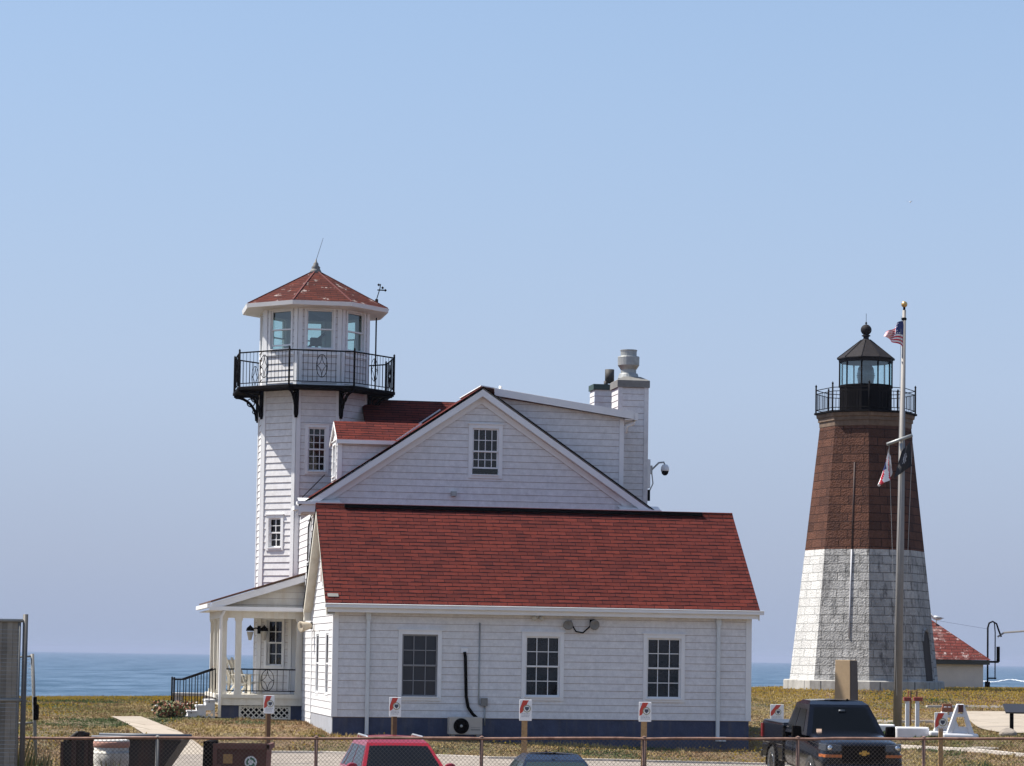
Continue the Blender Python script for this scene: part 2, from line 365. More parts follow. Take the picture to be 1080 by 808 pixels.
mb = MB(); mb.obox((u0, 2.78, rz_ - .10), (u1 - u0, 0, 0), (0, .12, .12), (0, .02, .02)); mb.obox((u0, 2.9, rz_ + .035), (u1 - u0, 0, 0), (0, .12, -.12), (0, .02, .02)); mb.build('ridge_cap', shingle, house)
mb = MB(); mb.obox((-.2, ev + .2, ez + .2), (.3, 0, 0), (0, .1, .09), (0, -.008, .008)); mb.build('roof_bracket', galvr, house)
dsm = M('downspout_grey_white', (.62, .65, .66), .5, noise=.1)
for u in (.95, 10.92):
    mb = MB(); mb.box(u - .07, u + .07, -.15, -.03, 3.18, 3.42); mb.box(u - .05, u + .05, -.12, -.03, .05 if u > 5 else -.2, 3.2)
    if u > 5: mb.box(u - .05, u + .22, -.2, -.03, -.08, .05)
    mb.build('downspout', dsm, house, bevel=.01)
mb = MB(); mb.tube([(4.08, -.04, 3.15), (4.08, -.04, .88), (4.2, -.04, .86)], .02); mb.box(4.14, 4.32, -.12, -.03, .84, 1.06, 1); mb.tube([(4.25, -.06, .84), (4.25, -.06, .3)], .022)
mb.build('conduit', [galv, galvr], house)
mb = MB(); mb.tube([(3.66, -.05, 2.33), (3.68, -.07, 2.2), (3.72, -.07, 1.1), (3.78, -.07, .8), (3.9, -.1, .62), (4.0, -.2, .52)], .045, 8); mb.box(3.56, 3.76, -.045, -.02, 2.3, 2.45, 1); mb.build('refrigerant_pipe', [darkm, white], house)

# main gable block
CU, HU, E0, SL = 4.98, 5.5, 6.62, .675
AP = E0 + HU * SL; vW = 5.8; MW = 9.95
def rz(u): return E0 + (HU - abs(u - CU)) * SL
mb = MB()
gu, gzw = loc(511.5, 500.5, vW); gw = loc(525.5, 475, vW)[0] - loc(498, 475, vW)[0]; gh_ = loc(511, 452, vW)[1] - gzw
siding(mb, (0, vW, 0), X, -Yv, [(0, 3.5), (MW, 3.5), (MW, rz(MW) - .1), (CU, AP - .14), (0, rz(0) - .1)], .2, [hole(gu, gzw, gw, gh_)], phase=.1)
mb.build('gable_wall', [siding_m, seam_m], house)
window(house, (gu, vW, gzw), X, -Yv, gw, gh_, 4, 2, openb=.18, casing=.12)
mb = MB(); siding(mb, (0, 14, 0), -Yv, -X, [(0, -.3), (8.2, -.3), (8.2, 6.5), (0, 6.5)], .2, [(8.2 - 1.6, 8.2 - .7, 4.9, 6.2)], phase=.1)
mb.build('side_wall', [siding_m, seam_m], house)
window(house, (0, 6.95, 5.0), -Yv, -X, .7, 1.15, 2, 2)
mb = MB(); siding(mb, (MW, 5.8, 0), Yv, X, [(0, -.5), (9.2, -.5), (9.2, 6.5), (0, 6.5)], .2, phase=.1); mb.box(.1, MW - .1, 14.9, 15, -.5, 6.5)
mb.build('side_wall', [siding_m, seam_m], house)
mb = MB()
nl = Vector((-SL, 0, 1)).normalized(); nr = Vector((SL, 0, 1)).normalized(); vf, vb = 5.48, 13.2
mb.slab([(CU - HU, vf, E0), (CU, vf, AP), (CU, vb, AP), (2.3, vb, rz(2.3)), (2.3, 10.3, rz(2.3)), (.03, 10.3, rz(.03)), (.03, 6.3, rz(.03)), (CU - HU, 6.3, E0)], nl, .045, mbot=2)
mb.slab([(CU, vf, AP), (CU + HU, vf, E0), (CU + HU, vb, E0), (CU, vb, AP)], nr, .045, mbot=2)
mb.build('main_roof', [shingle, darkm, white], house)
for s in (-1, 1):
    mb = MB()
    mb.obox((CU + s * HU, vf + .02, E0 - .30), (0, .04, 0), (0, 0, .21), (-s * HU, 0, AP - E0))
    mb.obox((CU + s * (HU - .35), vf + .062, E0 - .30 + .236 - .001), (0, .255, 0), (0, 0, .03), (-s * (HU - .35), 0, (HU - .35) * SL))
    mb.obox((CU + s * (HU - .1), vf + .26, E0 - .44), (0, .035, 0), (0, 0, .2), (-s * (HU - .1), 0, (HU - .1) * SL))
    a, b = sorted((CU + s * HU, CU + s * (HU - 1.25)))
    mb.box(a, b, vf, vW, E0 - .2, E0 + .03); mb.box(a - .04, b + .03, vf - .06, vW, E0 + .03, E0 + .11)
    mb.obox((a, vf, E0 + .12), (b - a, 0, 0), (0, .31, .10), (0, 0, .012))
    mb.build('rake_board', white, house)
mb = MB(); mb.box(CU - HU - .12, CU - HU, vf, 6.3, E0 - .14, E0 - .02); mb.build('gutter', white, house); mb = MB(); mb.box(CU + HU, CU + HU + .1, vf, vb, E0 - .14, E0 - .02); mb.build('gutter', white, house); mb = MB(); mb.box(CU - HU, 0, vf + .1, 6.3, E0 - .25, E0 - .2); mb.build('eave_soffit', white, house)
u_, z_ = loc(478, 521, vW); mb = MB(); mb.box(u_ - .08, u_ + .08, vW - .16, vW - .02, z_ - .07, z_ + .07); mb.build('vent_hood', galv, house)
# gable dormer on the left slope
d0, d1, dm, de, dr = 6.3, 8.1, 7.2, 8.68, 9.30
ul, ur = .74, CU - HU + (dr - E0) / SL
mb = MB(); siding(mb, (0, d0, 0), X, -Yv, [(ul, rz(ul) - .05), (CU - HU + (de - E0) / SL, de), (ul, de)], .2, phase=.1)
siding(mb, (ul, d1, 0), -Yv, -X, [(0, 7.2), (d1 - d0, 7.2), (d1 - d0, de), ((d1 - d0) / 2, dr - .05), (0, de)], .2, [hole(.9, 7.6, .7, .95)], phase=.1)
mb.build('dormer_wall', [siding_m, seam_m], house); window(house, (ul, 7.2, 7.6), -Yv, -X, .7, .95, 2, 2)
mb = MB(); nf2 = Vector((0, -(dr - de), 1.0)).normalized(); ue = CU - HU + (de - E0) / SL
mb.slab([(ul - .07, d0 - .12, de - .02), (ue + .05, d0 - .12, de - .02), (ur + .05, dm, dr), (ul - .07, dm, dr)], nf2, .05)
mb.slab([(ue + .05, d1 + .12, de - .02), (ul - .07, d1 + .12, de - .02), (ul - .07, dm, dr), (ur + .05, dm, dr)], Vector((0, dr - de, 1)).normalized(), .05)
mb.build('dormer_roof', [shingle, white], house)
mb = MB(); mb.box(ul - .09, ue - .1, d0 - .17, d0 - .1, de - .14, de - .02); mb.box(ul - .045, ul + .1, d0 - .04, d0 - .005, rz(ul) - .05, de)
mb.obox((ul - .08, d0 - .12, de - .14), (.03, 0, 0), (0, 0, .1), (0, dm - d0 + .12, dr - de)); mb.obox((ul - .08, dm, dr - .12), (.03, 0, 0), (0, 0, .1), (0, dm - d0 + .12, de - dr))
mb.build('dormer_trim', white, house)
flash = M('valley_flashing', (.80, .80, .78), .45)
mb = MB(); p = Vector((ue - .05, d0 - .16, rz(ue - .05) + .02)); q = Vector((ur - .12, dm - .35, rz(ur - .12) + .03)); mb.obox(p, q - p, (-.03, -.01, .03), (.0, -.08, .0)); mb.build('flashing', flash, house); mb = MB()
# rear cross block
RV, RZ = 11.5, 10.40
p = Vector((CU - 2.1, 8.45, 0)); 
def rbz(v): return RZ - abs(v - RV) * .68
pu = 3.65; p = Vector((pu, RV - (RZ - rz(pu)) / .68, rz(pu) + .02)); pu2 = 4.5; q = Vector((pu2, RV - (RZ - rz(pu2)) / .68, rz(pu2) + .03)); mb.obox(p + Z * .03, q - p, (-.03, -.01, .03), (0, -.08, 0))
mb.build('flashing', flash, house)
mb = MB(); nf3 = Vector((0, -.68, 1)).normalized(); a0, a1 = 2.0, 10.15
mb.slab([(a0, 8, rbz(8)), (a1, 8, rbz(8)), (a1, RV, RZ), (a0, RV, RZ)], nf3, .07); mb.slab([(a1, 15.2, rbz(15.2)), (a0, 15.2, rbz(15.2)), (a0, RV, RZ), (a1, RV, RZ)], Vector((0, .68, 1)).normalized(), .07)
mb.build('cross_roof', [shingle, darkm], house)
mb = MB(); mb.face([(a1 - .2, 8.1, 5.8), (a1 - .2, 15, 5.8), (a1 - .2, 15, rbz(15)-.1), (a1 - .2, RV, RZ - .1), (a1 - .2, 8.1, rbz(8.1) - .1)]); mb.build('cross_gable_wall', white, house); mb = MB(); mb.face([(a0 + .2, 8.1, 5.8), (a0 + .2, 15, 5.8), (a0 + .2, 15, rbz(15)-.1), (a0 + .2, RV, RZ - .1), (a0 + .2, 8.1, rbz(8.1) - .1)])
mb.build('cross_gable_wall', white, house)
# shed dormer on the right slope
s0, s1 = 6.3, 10.2; ua_, za_, ub_, zb_ = 5.2, 10.20, 9.48, 9.60
mb = MB(); siding(mb, (0, s0, 0), X, -Yv, [(5.3, rz(5.3) - .05), (ub_, rz(ub_) - .02), (ub_, zb_ - .03), (5.3, 10.12)], .2, phase=.1)
siding(mb, (ub_, s0, 0), Yv, X, [(0, rz(ub_)), (s1 - s0, rz(ub_)), (s1 - s0, zb_), (0, zb_)], .2, phase=.1)
mb.build('shed_dormer_wall', [siding_m, seam_m], house)
mb = MB(); nn = Vector((.14, 0, 1)).normalized()
mb.slab([(5.0, s0 - .25, 10.42), (ub_ + .3, s0 - .25, 9.74), (ub_ + .3, s1, 9.74), (5.0, s1, 10.42)], nn, .03); mb.build('shed_dormer_roof', [shingle, white], house)
mb = MB(); mb.obox((5.42, s0 - .28, 10.12), (0, .04, 0), (0, 0, .22), (ub_ + .3 - 5.42, 0, -.60)); mb.box(ub_ + .27, ub_ + .4, s0 - .28, s1, 9.5, 9.72)
mb.box(ub_ - .12, ub_ + .02, s0 - .04, s0, rz(ub_), zb_ - .05); mb.box(ub_, ub_ + .3, s0 - .25, s1, 9.5, 9.53)
mb.tube([(ub_ + .33, s0 - .1, 9.5), (ub_ + .3, s0 - .1, 9.4), (ub_ + .1, s0 - .05, 9.32), (ub_ + .07, s0 - .05, 9.1)], .045)
mb.build('shed_dormer_trim', white, house)
# chimneys and vents
mb = MB(); c0, c1, cv0, cv1, ct = 9.70, 10.62, 8.0, 9.0, 10.72
siding(mb, (c0, cv0, 0), X, -Yv, [(0, 6.0), (c1 - c0, 6.0), (c1 - c0, ct), (0, ct)], .2, phase=.1)
siding(mb, (c0, cv1, 0), -Yv, -X, [(0, 6.0), (cv1 - cv0, 6.0), (cv1 - cv0, ct), (0, ct)], .2, phase=.1)
siding(mb, (c1, cv0, 0), Yv, X, [(0, 6.0), (cv1 - cv0, 6.0), (cv1 - cv0, ct), (0, ct)], .2, phase=.1)
for (a, b) in ((c0 - .03, c0 + .11), (c1 - .11, c1 + .03)): mb.box(a, b, cv0 - .035, cv0 - .002, 6, ct)
ch = mb.build('chimney', [siding_m, seam_m], house)
mb = MB(); mb.box(c0 - .06, c1 + .06, cv0 - .07, cv1 + .05, ct - .02, ct + .2); mb.box(c0 - .06, c1 + .06, cv0 - .07, cv1 + .05, ct + .2, ct + .34, 0, (.25, .25)); mb.build('chimney_cap', galvr, ch)
cx, cy = (c0 + c1) / 2 - .05, 8.5
mb = MB(); mb.lathe([(.34, ct + .30), (.30, ct + .44), (.29, ct + .46), (.245, ct + .47), (.245, ct + .58), (.34, ct + .72), (.345, ct + .98), (.335, ct + 1.0), (.255, ct + 1.01), (.255, ct + 1.17), (.27, ct + 1.18), (.27, ct + 1.21), (.0, ct + 1.22)], (cx, cy, 0), 22, smooth=False); mb.build('vent_cowl', galv, ch)
mb = MB(); siding(mb, (9.55, 11, 0), X, -Yv, [(0, 9), (.75, 9), (.75, 10.9), (0, 10.9)], .2, phase=.1); siding(mb, (9.55, 11.7, 0), -Yv, -X, [(0, 9), (.7, 9), (.7, 10.9), (0, 10.9)], .2, phase=.1)
ch2 = mb.build('chimney', [siding_m, seam_m], house)
mb = MB(); mb.box(9.5, 10.35, 10.95, 11.75, 10.9, 11.08); mb.build('chimney_cap', M('dark_green_flashing', (.04, .07, .06), .6), ch2)
mb = MB(); mb.tube([(9.98, 11.3, 11), (9.98, 11.3, 11.22)], .07, 10); mb.tube([(10.1, 11.3, 11.15), (10.1, 11.3, 11.6)], .15, 12); mb.build('flue_pipe', M('sooty_pipe', (.04, .038, .035), .7), ch2)
for (u, v, z) in ((5.75, 6.9, 0),):
    mb = MB(); mb.tube([(u, v, 9.5), (u, v, 10.5 if u > 5 else 10.35)], .05, 8); mb.build('vent_pipe', white, house)

# ------------------------------------------------------------------ lookout tower
TC = Vector((.52, 12, 0)); TR = 1.80; AN = [R(-90 + 45 * k) for k in range(8)]
ap = TR * math.cos(R(22.5)); side = 2 * TR * math.sin(R(22.5))
def face_frame(k, c=TC, rad=TR):
    a = AN[k]; n = Vector((math.cos(a), math.sin(a), 0)); u = Vector((-math.sin(a), math.cos(a), 0)); apx = rad * math.cos(R(22.5))
    return c + n * apx - u * (rad * math.sin(R(22.5))), u, n
LZ0, LZ1, DK = 11.85, 13.08, 10.62   # lantern window sill, head, deck
tw = {7: [(.60, loc(291, 577, 10.6)[1], .5, loc(291, 546, 10.6)[1] - loc(291, 577, 10.6)[1]), (.68, loc(289, 702, 10.6)[1], .62, loc(289, 654, 10.6)[1] - loc(289, 702, 10.6)[1])],
      0: [(.66, loc(333, 497, 10.35)[1], .56, loc(333, 451, 10.35)[1] - loc(333, 497, 10.35)[1])]}
mb = MB(); mb2 = MB()
for k in range(8):
    o, u, n = face_frame(k)
    hs = [(a - w / 2 - .02, a + w / 2 + .02, z - .02, z + h + .02) for a, z, w, h in tw.get(k, [])]
    lw = .84; lh = LZ1 - LZ0
    hs.append((side / 2 - lw / 2 - .03, side / 2 + lw / 2 + .03, LZ0 - .03, LZ1 + .03))
    siding(mb, o, u, n, [(0, .3), (side, .3), (side, 13.2), (0, 13.2)], .21, hs, lip=.022, phase=.05)
    for a, z, w, h in tw.get(k, []): window(house, o + u * a + Z * z, u, n, w, h, 3 if k == 0 else 2, 3 if k == 0 else 2, casing=.1)
    window(house, o + u * side / 2 + Z * LZ0, u, n, lw, lh, 1, 1, glass_t, casing=.07, openb=.0 if k != 7 else .1)
    for s_, d in ((0, 1), (side, -1)):
        q = o + u * s_; mb2.obox((q.x, q.y, .3), u * (.13 * d), n * .045, (0, 0, 12.9))
    mb2.obox(o + n * .001 + Z * (LZ0 - .2), u * side, n * .05, Z * .08)
mb.build('tower_wall', [siding_m, seam_m], house); mb2.build('tower_corner_board', white, house)
mb = MB(); mb.lathe([(0, 10.7), (TR - .12, 10.7), (TR - .12, 10.72), (0, 10.72)], TC, 8, phase=R(22.5)); mb.build('lantern_floor', M('grey_floor_paint', (.3, .33, .33), .7), house); mb = MB(); mb.lathe([(0, 13.12), (TR - .1, 13.12), (TR - .1, 13.14), (0, 13.14)], TC, 8, phase=R(22.5)); mb.build('lantern_ceiling', M('grey_ceiling', (.4, .42, .42), .7), house)
mb = MB(); mb.tube([TC + Vector((.05, -.2, 10.7)), TC + Vector((.05, -.2, 12.1))], .05); mb.box(TC.x - .15, TC.x + .2, TC.y - .35, TC.y - .05, 12.1, 12.35); mb.tube([TC + Vector((-.25, -.2, 12.0)), TC + Vector((.3, -.2, 12.5))], .05); mb.build('telescope', darkm, house)
ERo = 2.42
mb = MB(); ez8, az8 = 13.30, 14.58
ring = [TC + Vector((ERo * math.cos(R(22.5 + 45 * k)), ERo * math.sin(R(22.5 + 45 * k)), ez8)) for k in range(8)]
apx = TC + Vector((0, 0, az8))
for k in range(8): mb.face([ring[k], ring[(k + 1) % 8], apx])
mb.build('tower_roof', shingle_str, house)
mb = MB()
for k in range(8): mb.tube([ring[k] + Z * .005, apx + Z * .005], .03, 4)
mb.build('hip_cap', M('hip_cap_red', (.13, .035, .03), .9), house)
mb = MB(); mb.lathe([(TR - .05, 13.12), (ERo - .05, 13.14), (ERo + .02, 13.16), (ERo + .05, 13.29), (ERo - .02, 13.297), (0, 13.297)], TC, 8, phase=R(22.5)); mb.build('eave', white, house)
mb = MB(); mb.lathe([(.22, az8 - .12), (.16, az8), (.13, az8 + .05), (.15, az8 + .08), (.08, az8 + .16), (.09, az8 + .2), (.04, az8 + .26), (.02, az8 + .34), (0, az8 + .36)], TC, 12); mb.build('finial', galvr, house)
mb = MB(); mb.tube([apx + Z * .3, apx + Vector((.22, 0, 1.05))], [.012, .008], 4); mb.build('lightning_rod', galvr, house)
# weather mast
mu, mv = 2.55, 12.3
mb = MB(); mb.tube([(mu, mv, DK), (mu, mv, 13.75)], .025); mb.tube([(mu, mv, 13.45), (mu, mv, 13.75)], .05); mb.tube([(mu, mv, 13.75), (mu + .1, mv, 14.1), (mu + .12, mv, 14.25)], .015)
mb.tube([(mu - .15, mv, 13.4), (mu + .06, mv, 13.35)], .04); mb.tube([(mu + .02, mv, 14.05), (mu + .28, mv, 14.05)], .02); mb.lathe([(0, -.05), (.05, 0), (0, .05)], (mu + .28, mv, 14.05), 6); mb.lathe([(0, -.05), (.05, 0), (0, .05)], (mu + .06, mv, 14.22), 6); mb.lathe([(0, -.05), (.05, 0), (0, .05)], (mu + .2, mv + .1, 14.14), 6)
mb.build('weather_mast', darkm, house)
# balcony
BR = 2.72
mb = MB(); mb.lathe([(TR + .0, DK - .1), (BR, DK - .1), (BR, DK - .02), (BR - .03, DK), (TR, DK)], TC, 8, phase=R(22.5)); mb.build('balcony_deck', blackm, house)
def circ_pts(c, u, w, rx, rz2, a0=0, a1=360, n=14): return [c + u * (rx * math.cos(R(a0 + (a1 - a0) * k / n))) + w * (rz2 * math.sin(R(a0 + (a1 - a0) * k / n))) for k in range(n + 1)]
def ornament(mb, c, u, rx=.17, rzz=.36):
    mb.tube(circ_pts(c, u, Z, rx, rzz, n=18), .012, 4)
    for sx in (-1, 1):
        for sz in (-1, 1):
            cc = c + u * (sx * rx) + Z * (sz * rzz); pts = []
            for k in range(7):
                t = k / 6 * math.pi / 2; pts.append(cc - u * (sx * rx * math.cos(t)) - Z * (sz * rzz * math.sin(t)))
            mb.tube(pts, .011, 4)
for k in range(8):
    o, u, n = face_frame(k, TC, BR - .05); L = 2 * (BR - .05) * math.sin(R(22.5)); rail = MB()
    for z, r in ((DK + 1.08, .024), (DK + .1, .016)): rail.tube([o + Z * z, o + u * L + Z * z], r, 5)
    nb_ = 14; mid = {6, 7, 8} if k % 2 == 0 else {6, 7, 8}
    for j in range(1, nb_):
        p = o + u * (L * j / nb_)
        if j in mid and j == 7: continue
        rail.tube([p + Z * (DK + .1), p + Z * (DK + 1.08)], .0095, 4)
    rail.tube([o + Z * DK, o + Z * (DK + 1.14)], .032, 6); rail.lathe([(0, -.03), (.04, 0), (0, .05)], o + Z * (DK + 1.16), 6)
    rl = rail.build('balcony_railing', blackm, house)
    om = MB(); ornament(om, o + u * (L / 2) + Z * (DK + .6), u); om.build('railing_ornament', blackm, rl)
    # bracket under each corner
    a = R(22.5 + 45 * k); rd = Vector((math.cos(a), math.sin(a), 0)); br = MB(); b0 = TC + rd * (TR + .05)
    br.tube([b0 + Z * (DK - .1), b0 + Z * (DK - .85), b0 + Z * (DK - .98)], [.085, .075, .05], 6); br.tube([b0 + Z * (DK - .13), b0 + rd * (BR - TR - .1) + Z * (DK - .13)], .05, 4)
    cc = b0 + rd * .82 + Z * (DK - .95)
    br.tube([b0 + rd * (.05 + .72 * (1 - math.cos(t * math.pi / 2 / 8))) + Z * (DK - .92 + .76 * math.sin(t * math.pi / 2 / 8)) for t in range(9)], .045, 6)
    br.tube(circ_pts(b0 + rd * .25 + Z * (DK - .33), rd, Z, .13, .13, n=12), .02, 4); br.tube(circ_pts(b0 + rd * .13 + Z * (DK - .62), rd, Z, .06, .07, n=10), .016, 4)
    br.build('balcony_bracket', blackm, house)

# ------------------------------------------------------------------ porch
PV0, PV1, PU = 8.4, 13.6, -2.55
mb = MB(); mb.box(PU - .1, 0, PV0 - .05, PV1, .84, .95); mb.box(PU, -.0, PV0, PV0 + .05, .62, .84); mb.box(PU, PU + .05, PV0 + .05, PV1, .62, .84); mb.build('porch_floor', aged, house)
mb = MB(); mb.box(PU + .03, PU + .62, PV0 + .08, PV0 + .5, -.3, .62); mb.build('porch_pier', navy, house); mb = MB(); mb.box(-.35, 0, PV0 + .08, PV0 + .5, -.3, .62); mb.build('porch_pier', navy, house); mb = MB(); mb.box(PU + .6, -.3, 9.6, 9.7, -.3, .62); mb.build('porch_back_board', darkm, house)
def lattice(name, o, u, w, z0, z1, tri=False):
    mb = MB(); n = Vector((u.y, -u.x, 0)); h = z1 - z0; o = Vector(o); o.z = 0
    for (a, b, c, d) in ((0, w, z0, z0 + .05), (0, w, z1 - .05, z1), (0, .06, z0 + .05, z1 - .05), (w - .06, w, z0 + .05, z1 - .05)):
        if tri and a == 0 and c > z0 and b < w: continue
        if tri and c > z0 + .1: continue
        mb.obox(o + u * a + Z * c, u * (b - a), n * .03, Z * (d - c))
    st = .17; k = -int(h / st) - 1
    while k * st < w:
        for sg in (1, -1):
            x0 = k * st; pa, pb = (x0, z0), (x0 + h, z1)
            if sg < 0: pa, pb = (x0, z1), (x0 + h, z0)
            # clip to 0..w
            def cl(p, q, X0, X1):
                (xa, za), (xb, zb) = p, q
                if xb < X0 or xa > X1: return None
                if xa < X0: za += (zb - za) * (X0 - xa) / (xb - xa); xa = X0
                if xb > X1: zb = za + (zb - za) * (X1 - xa) / (xb - xa); xb = X1
                return (xa, za), (xb, zb)
            c = cl(pa, pb, 0, w)
            if c and tri:
                (xa, za), (xb, zb) = c; f = lambda x, z: z < z0 + h * x / w + .01
                n_ = 12; pts = [(xa + (xb - xa) * i / n_, za + (zb - za) * i / n_) for i in range(n_ + 1)]; pts = [p for p in pts if f(*p)]
                c = (pts[0], pts[-1]) if len(pts) > 1 else None
            if c:
                (xa, za), (xb, zb) = c
                if abs(xb - xa) > .02: mb.obox(o + u * xa + Z * (za - .022) + n * (.005 if sg > 0 else .014), u * (xb - xa) + Z * (zb - za), n * .008, Z * .045)
        k += 1
    return mb.build(name, aged, house)
lattice('porch_lattice', (PU + .62, PV0 + .1, 0), X, -.35 - PU - .62, .2, .6)
cols = [(PU + .12, PV0 + .14), (loc(251.5, 690, PV0)[0], PV0 + .14), (-.12, PV0 + .14), (PU + .12, 10.0), (PU + .12, 11.7), (PU + .12, 13.4)]
for (u, v) in cols:
    mb = MB(); mb.box(u - .09, u + .09, v - .09, v + .09, .95, 3.3); mb.box(u - .115, u + .115, v - .115, v + .115, .951, 1.06); mb.box(u - .115, u + .115, v - .115, v + .115, 3.2, 3.279); mb.build('porch_column', aged, house)
mb = MB(); mb.box(PU - .0, .0, PV0 + .02, PV0 + .26, 3.28, 3.52); mb.box(PU, PU + .24, PV0 + .27, PV1, 3.28, 3.52); mb.box(PU + .24, -.0, PV0 + .26, PV1, 3.5, 3.53)
siding(mb, (0, PV0 + .03, 0), X, -Yv, [(-2.75, 3.62), (0, 3.62), (0, 4.42)], .2, phase=.1, lip=.01); mb.build('porch_beam', [aged, seam_m], house)
mb = MB(); np_ = Vector((-.319, 0, 1)).normalized(); e1 = (-2.88, 3.78); e2 = (.0, 4.70)
mb.slab([(e1[0], PV0 - .3, e1[1]), (e2[0], PV0 - .3, e2[1]), (e2[0], PV1 + .3, e2[1]), (e1[0], PV1 + .3, e1[1])], np_, .05); mb.build('porch_roof', [shingle, woodd], house)
mb = MB(); mb.obox((e1[0] + .03, PV0 - .28, e1[1] - .27), (0, .04, 0), (0, 0, .21), (2.85, 0, .91)); mb.box(e1[0] - .05, 0, PV0 - .32, PV0 - .2, 3.50, 3.62); mb.box(e1[0], 0, PV0 - .2, PV0 + .03, 3.48, 3.5); mb.box(e1[0] - .1, e1[0], PV0 - .3, PV1 + .3, 3.58, 3.7); mb.box(e1[0], PU, PV0 - .2, PV1, 3.5, 3.52)
mb.build('porch_gutter', white, house)
mb = MB(); mb.tube([(PU + .1, PV0 - .22, 3.5), (PU + .02, PV0 - .05, 3.3), (PU + .02, PV0 - .05, .9), (PU + .02, PV0 - .08, .25)], .05, 6); mb.build('downspout', white, house)
for (a, b) in ((PU + .22, cols[1][0] - .1), (cols[1][0] + .1, -.22)):
    mb = MB(); v = PV0 + .14; mb.tube([(a, v, 1.72), (b, v, 1.72)], .022); mb.tube([(a, v, 1.06), (b, v, 1.06)], .016)
    nn_ = max(2, int((b - a) / .17)); cm = (a + b) / 2 - .02
    for j in range(1, nn_):
        u = a + (b - a) * j / nn_
        if b - a > 1 and abs(u - cm) < .2: continue
        mb.tube([(u, v, 1.06), (u, v, 1.72)], .012, 4)
    rl = mb.build('porch_railing', blackm, house)
    if b - a > 1: om = MB(); ornament(om, Vector((cm, v, 1.39)), X, .2, .32); om.build('railing_ornament', blackm, rl)
mb = MB()
for v0, v1 in ((10.1, 11.6), (11.8, 13.3)):
    mb.tube([(PU + .12, v0, 1.75), (PU + .12, v1, 1.75)], .03)
    for j in range(9): v = v0 + (v1 - v0) * j / 8; mb.tube([(PU + .12, v, 1.0), (PU + .12, v, 1.75)], .012, 4)
mb.build('porch_railing', woodd, house)
# porch steps at the left side
mb = MB(); SV0, SV1 = 8.62, 9.9
for k in range(4): mb.box(PU - .1 - .27 * (k + 1), PU - .1 - .27 * k, SV0, SV1, .62 - .17 * (k + 1), .95 - .17 * (k + 1) - .05); mb.box(PU - .1 - .27 * (k + 1) - .03, PU - .1 - .27 * k, SV0 - .04, SV1 + .04, .90 - .17 * (k + 1), .95 - .17 * (k + 1))
mb.build('porch_steps', M('grey_white_step_paint', (.6, .6, .6), .7, noise=.1), house)
lattice('porch_lattice', (PU - .80, SV0 - .03, 0), X, .70, .12, .50, True)
for v in (SV0, SV1):
    mb = MB(); a, b = Vector((PU - .1, v, 1.72)), Vector((PU - 1.05, v, 1.38)); mb.tube([a, b, b + X * -.32], .022)
    for j in range(8):
        p = a.lerp(b + X * -.3, j / 7); zb = .95 - .17 * min(4, (PU - .1 - p.x) / .27 + .3); mb.tube([(p.x, v, max(.2, zb - .1)), (p.x, v, a.z + (b.z - a.z) * min(1, (a.x - p.x) / .95))], .014, 5)
    mb.tube([(b.x - .3, v, .0), (b.x - .3, v, 1.45)], .028); mb.build('stair_railing', blackm, house)
mb = MB(); mb.tube([(-.02, 6.3, 6.5), (-.1, 6.6, 6), (-.05, 7.2, 5), (-.03, 7.3, 3.6)], .02, 5); mb.tube([loc(320, 524, 9.5)[0:1] + (9.9, loc(320, 524, 9.5)[1]), (loc(344, 500, 9.5)[0], 9.9, loc(344, 500, 9.5)[1])], .015, 5); mb.build('service_cable', darkm, house)

# ================================================================== fixtures on the house (things of their own)
def hp(u, v, z): return HO + UA * u + VA * v + Z * z
def hthing(name, label, cat, u, v, z, group=None): return thing(name, label, cat, hp(u, v, z), TH, group)
def orient(d):
    d = Vector(d).normalized(); return d.to_track_quat('Z', 'Y').to_matrix()
t = hthing('floodlight', 'twin bell floodlight joined by a looped cable above the middle wing window', 'floodlight', 6.9, -.03, 3.2)
mb = MB(); mb.tube([(-.2, -.1, -.1), (-.1, -.08, -.25), (.1, -.08, -.28), (.3, -.08, -.1), (.35, -.05, .02)], .022, 6); mb.box(-.36, -.22, -.04, 0, -.12, .06); mb.box(.3, .44, -.04, 0, -.08, .1); mb.build('bracket', darkm, t)
for sx, dx in ((-.3, (-.3, -1, -.3)), (.38, (.1, -1, -.2))):
    mb = MB(); mb.lathe([(0, -.02), (.06, 0), (.09, .08), (.14, .18), (.145, .2), (.12, .19), (0, .17)], (sx, -.04, -.02), 14, axis=orient(dx)); mb.build('lamp_head', galvr, t)
t = hthing('floodlight', 'small white floodlight under the wing eave, left of the twin floodlight', 'floodlight', 5.7, -.03, 3.33)
mb = MB(); mb.box(-.05, .05, -.08, 0, -.02, .06); mb.build('bracket', white, t)
for sx in (-.12, .13):
    mb = MB(); mb.lathe([(0, 0), (.04, .01), (.075, .13), (.06, .14), (0, .12)], (sx * .3, -.06, 0), 10, axis=orient((sx * 6, -1, -.3))); mb.build('lamp_head', M('cream_lamp', (.5, .47, .4), .6), t)
t = hthing('floodlight', 'weathered cream spotlight at the left corner of the wing by the porch', 'floodlight', -.05, 5.3, 3.05)
mb = MB(); mb.box(-.06, 0, -.08, .08, -.1, .1); mb.build('bracket', darkm, t)
mb = MB(); mb.lathe([(0, 0), (.09, .02), (.12, .15), (.17, .36), (.15, .37), (0, .3)], (-.05, -.05, 0), 12, axis=orient((-1, -.5, -.15))); mb.build('lamp_head', M('cream_lamp_old', (.42, .36, .27), .7), t)
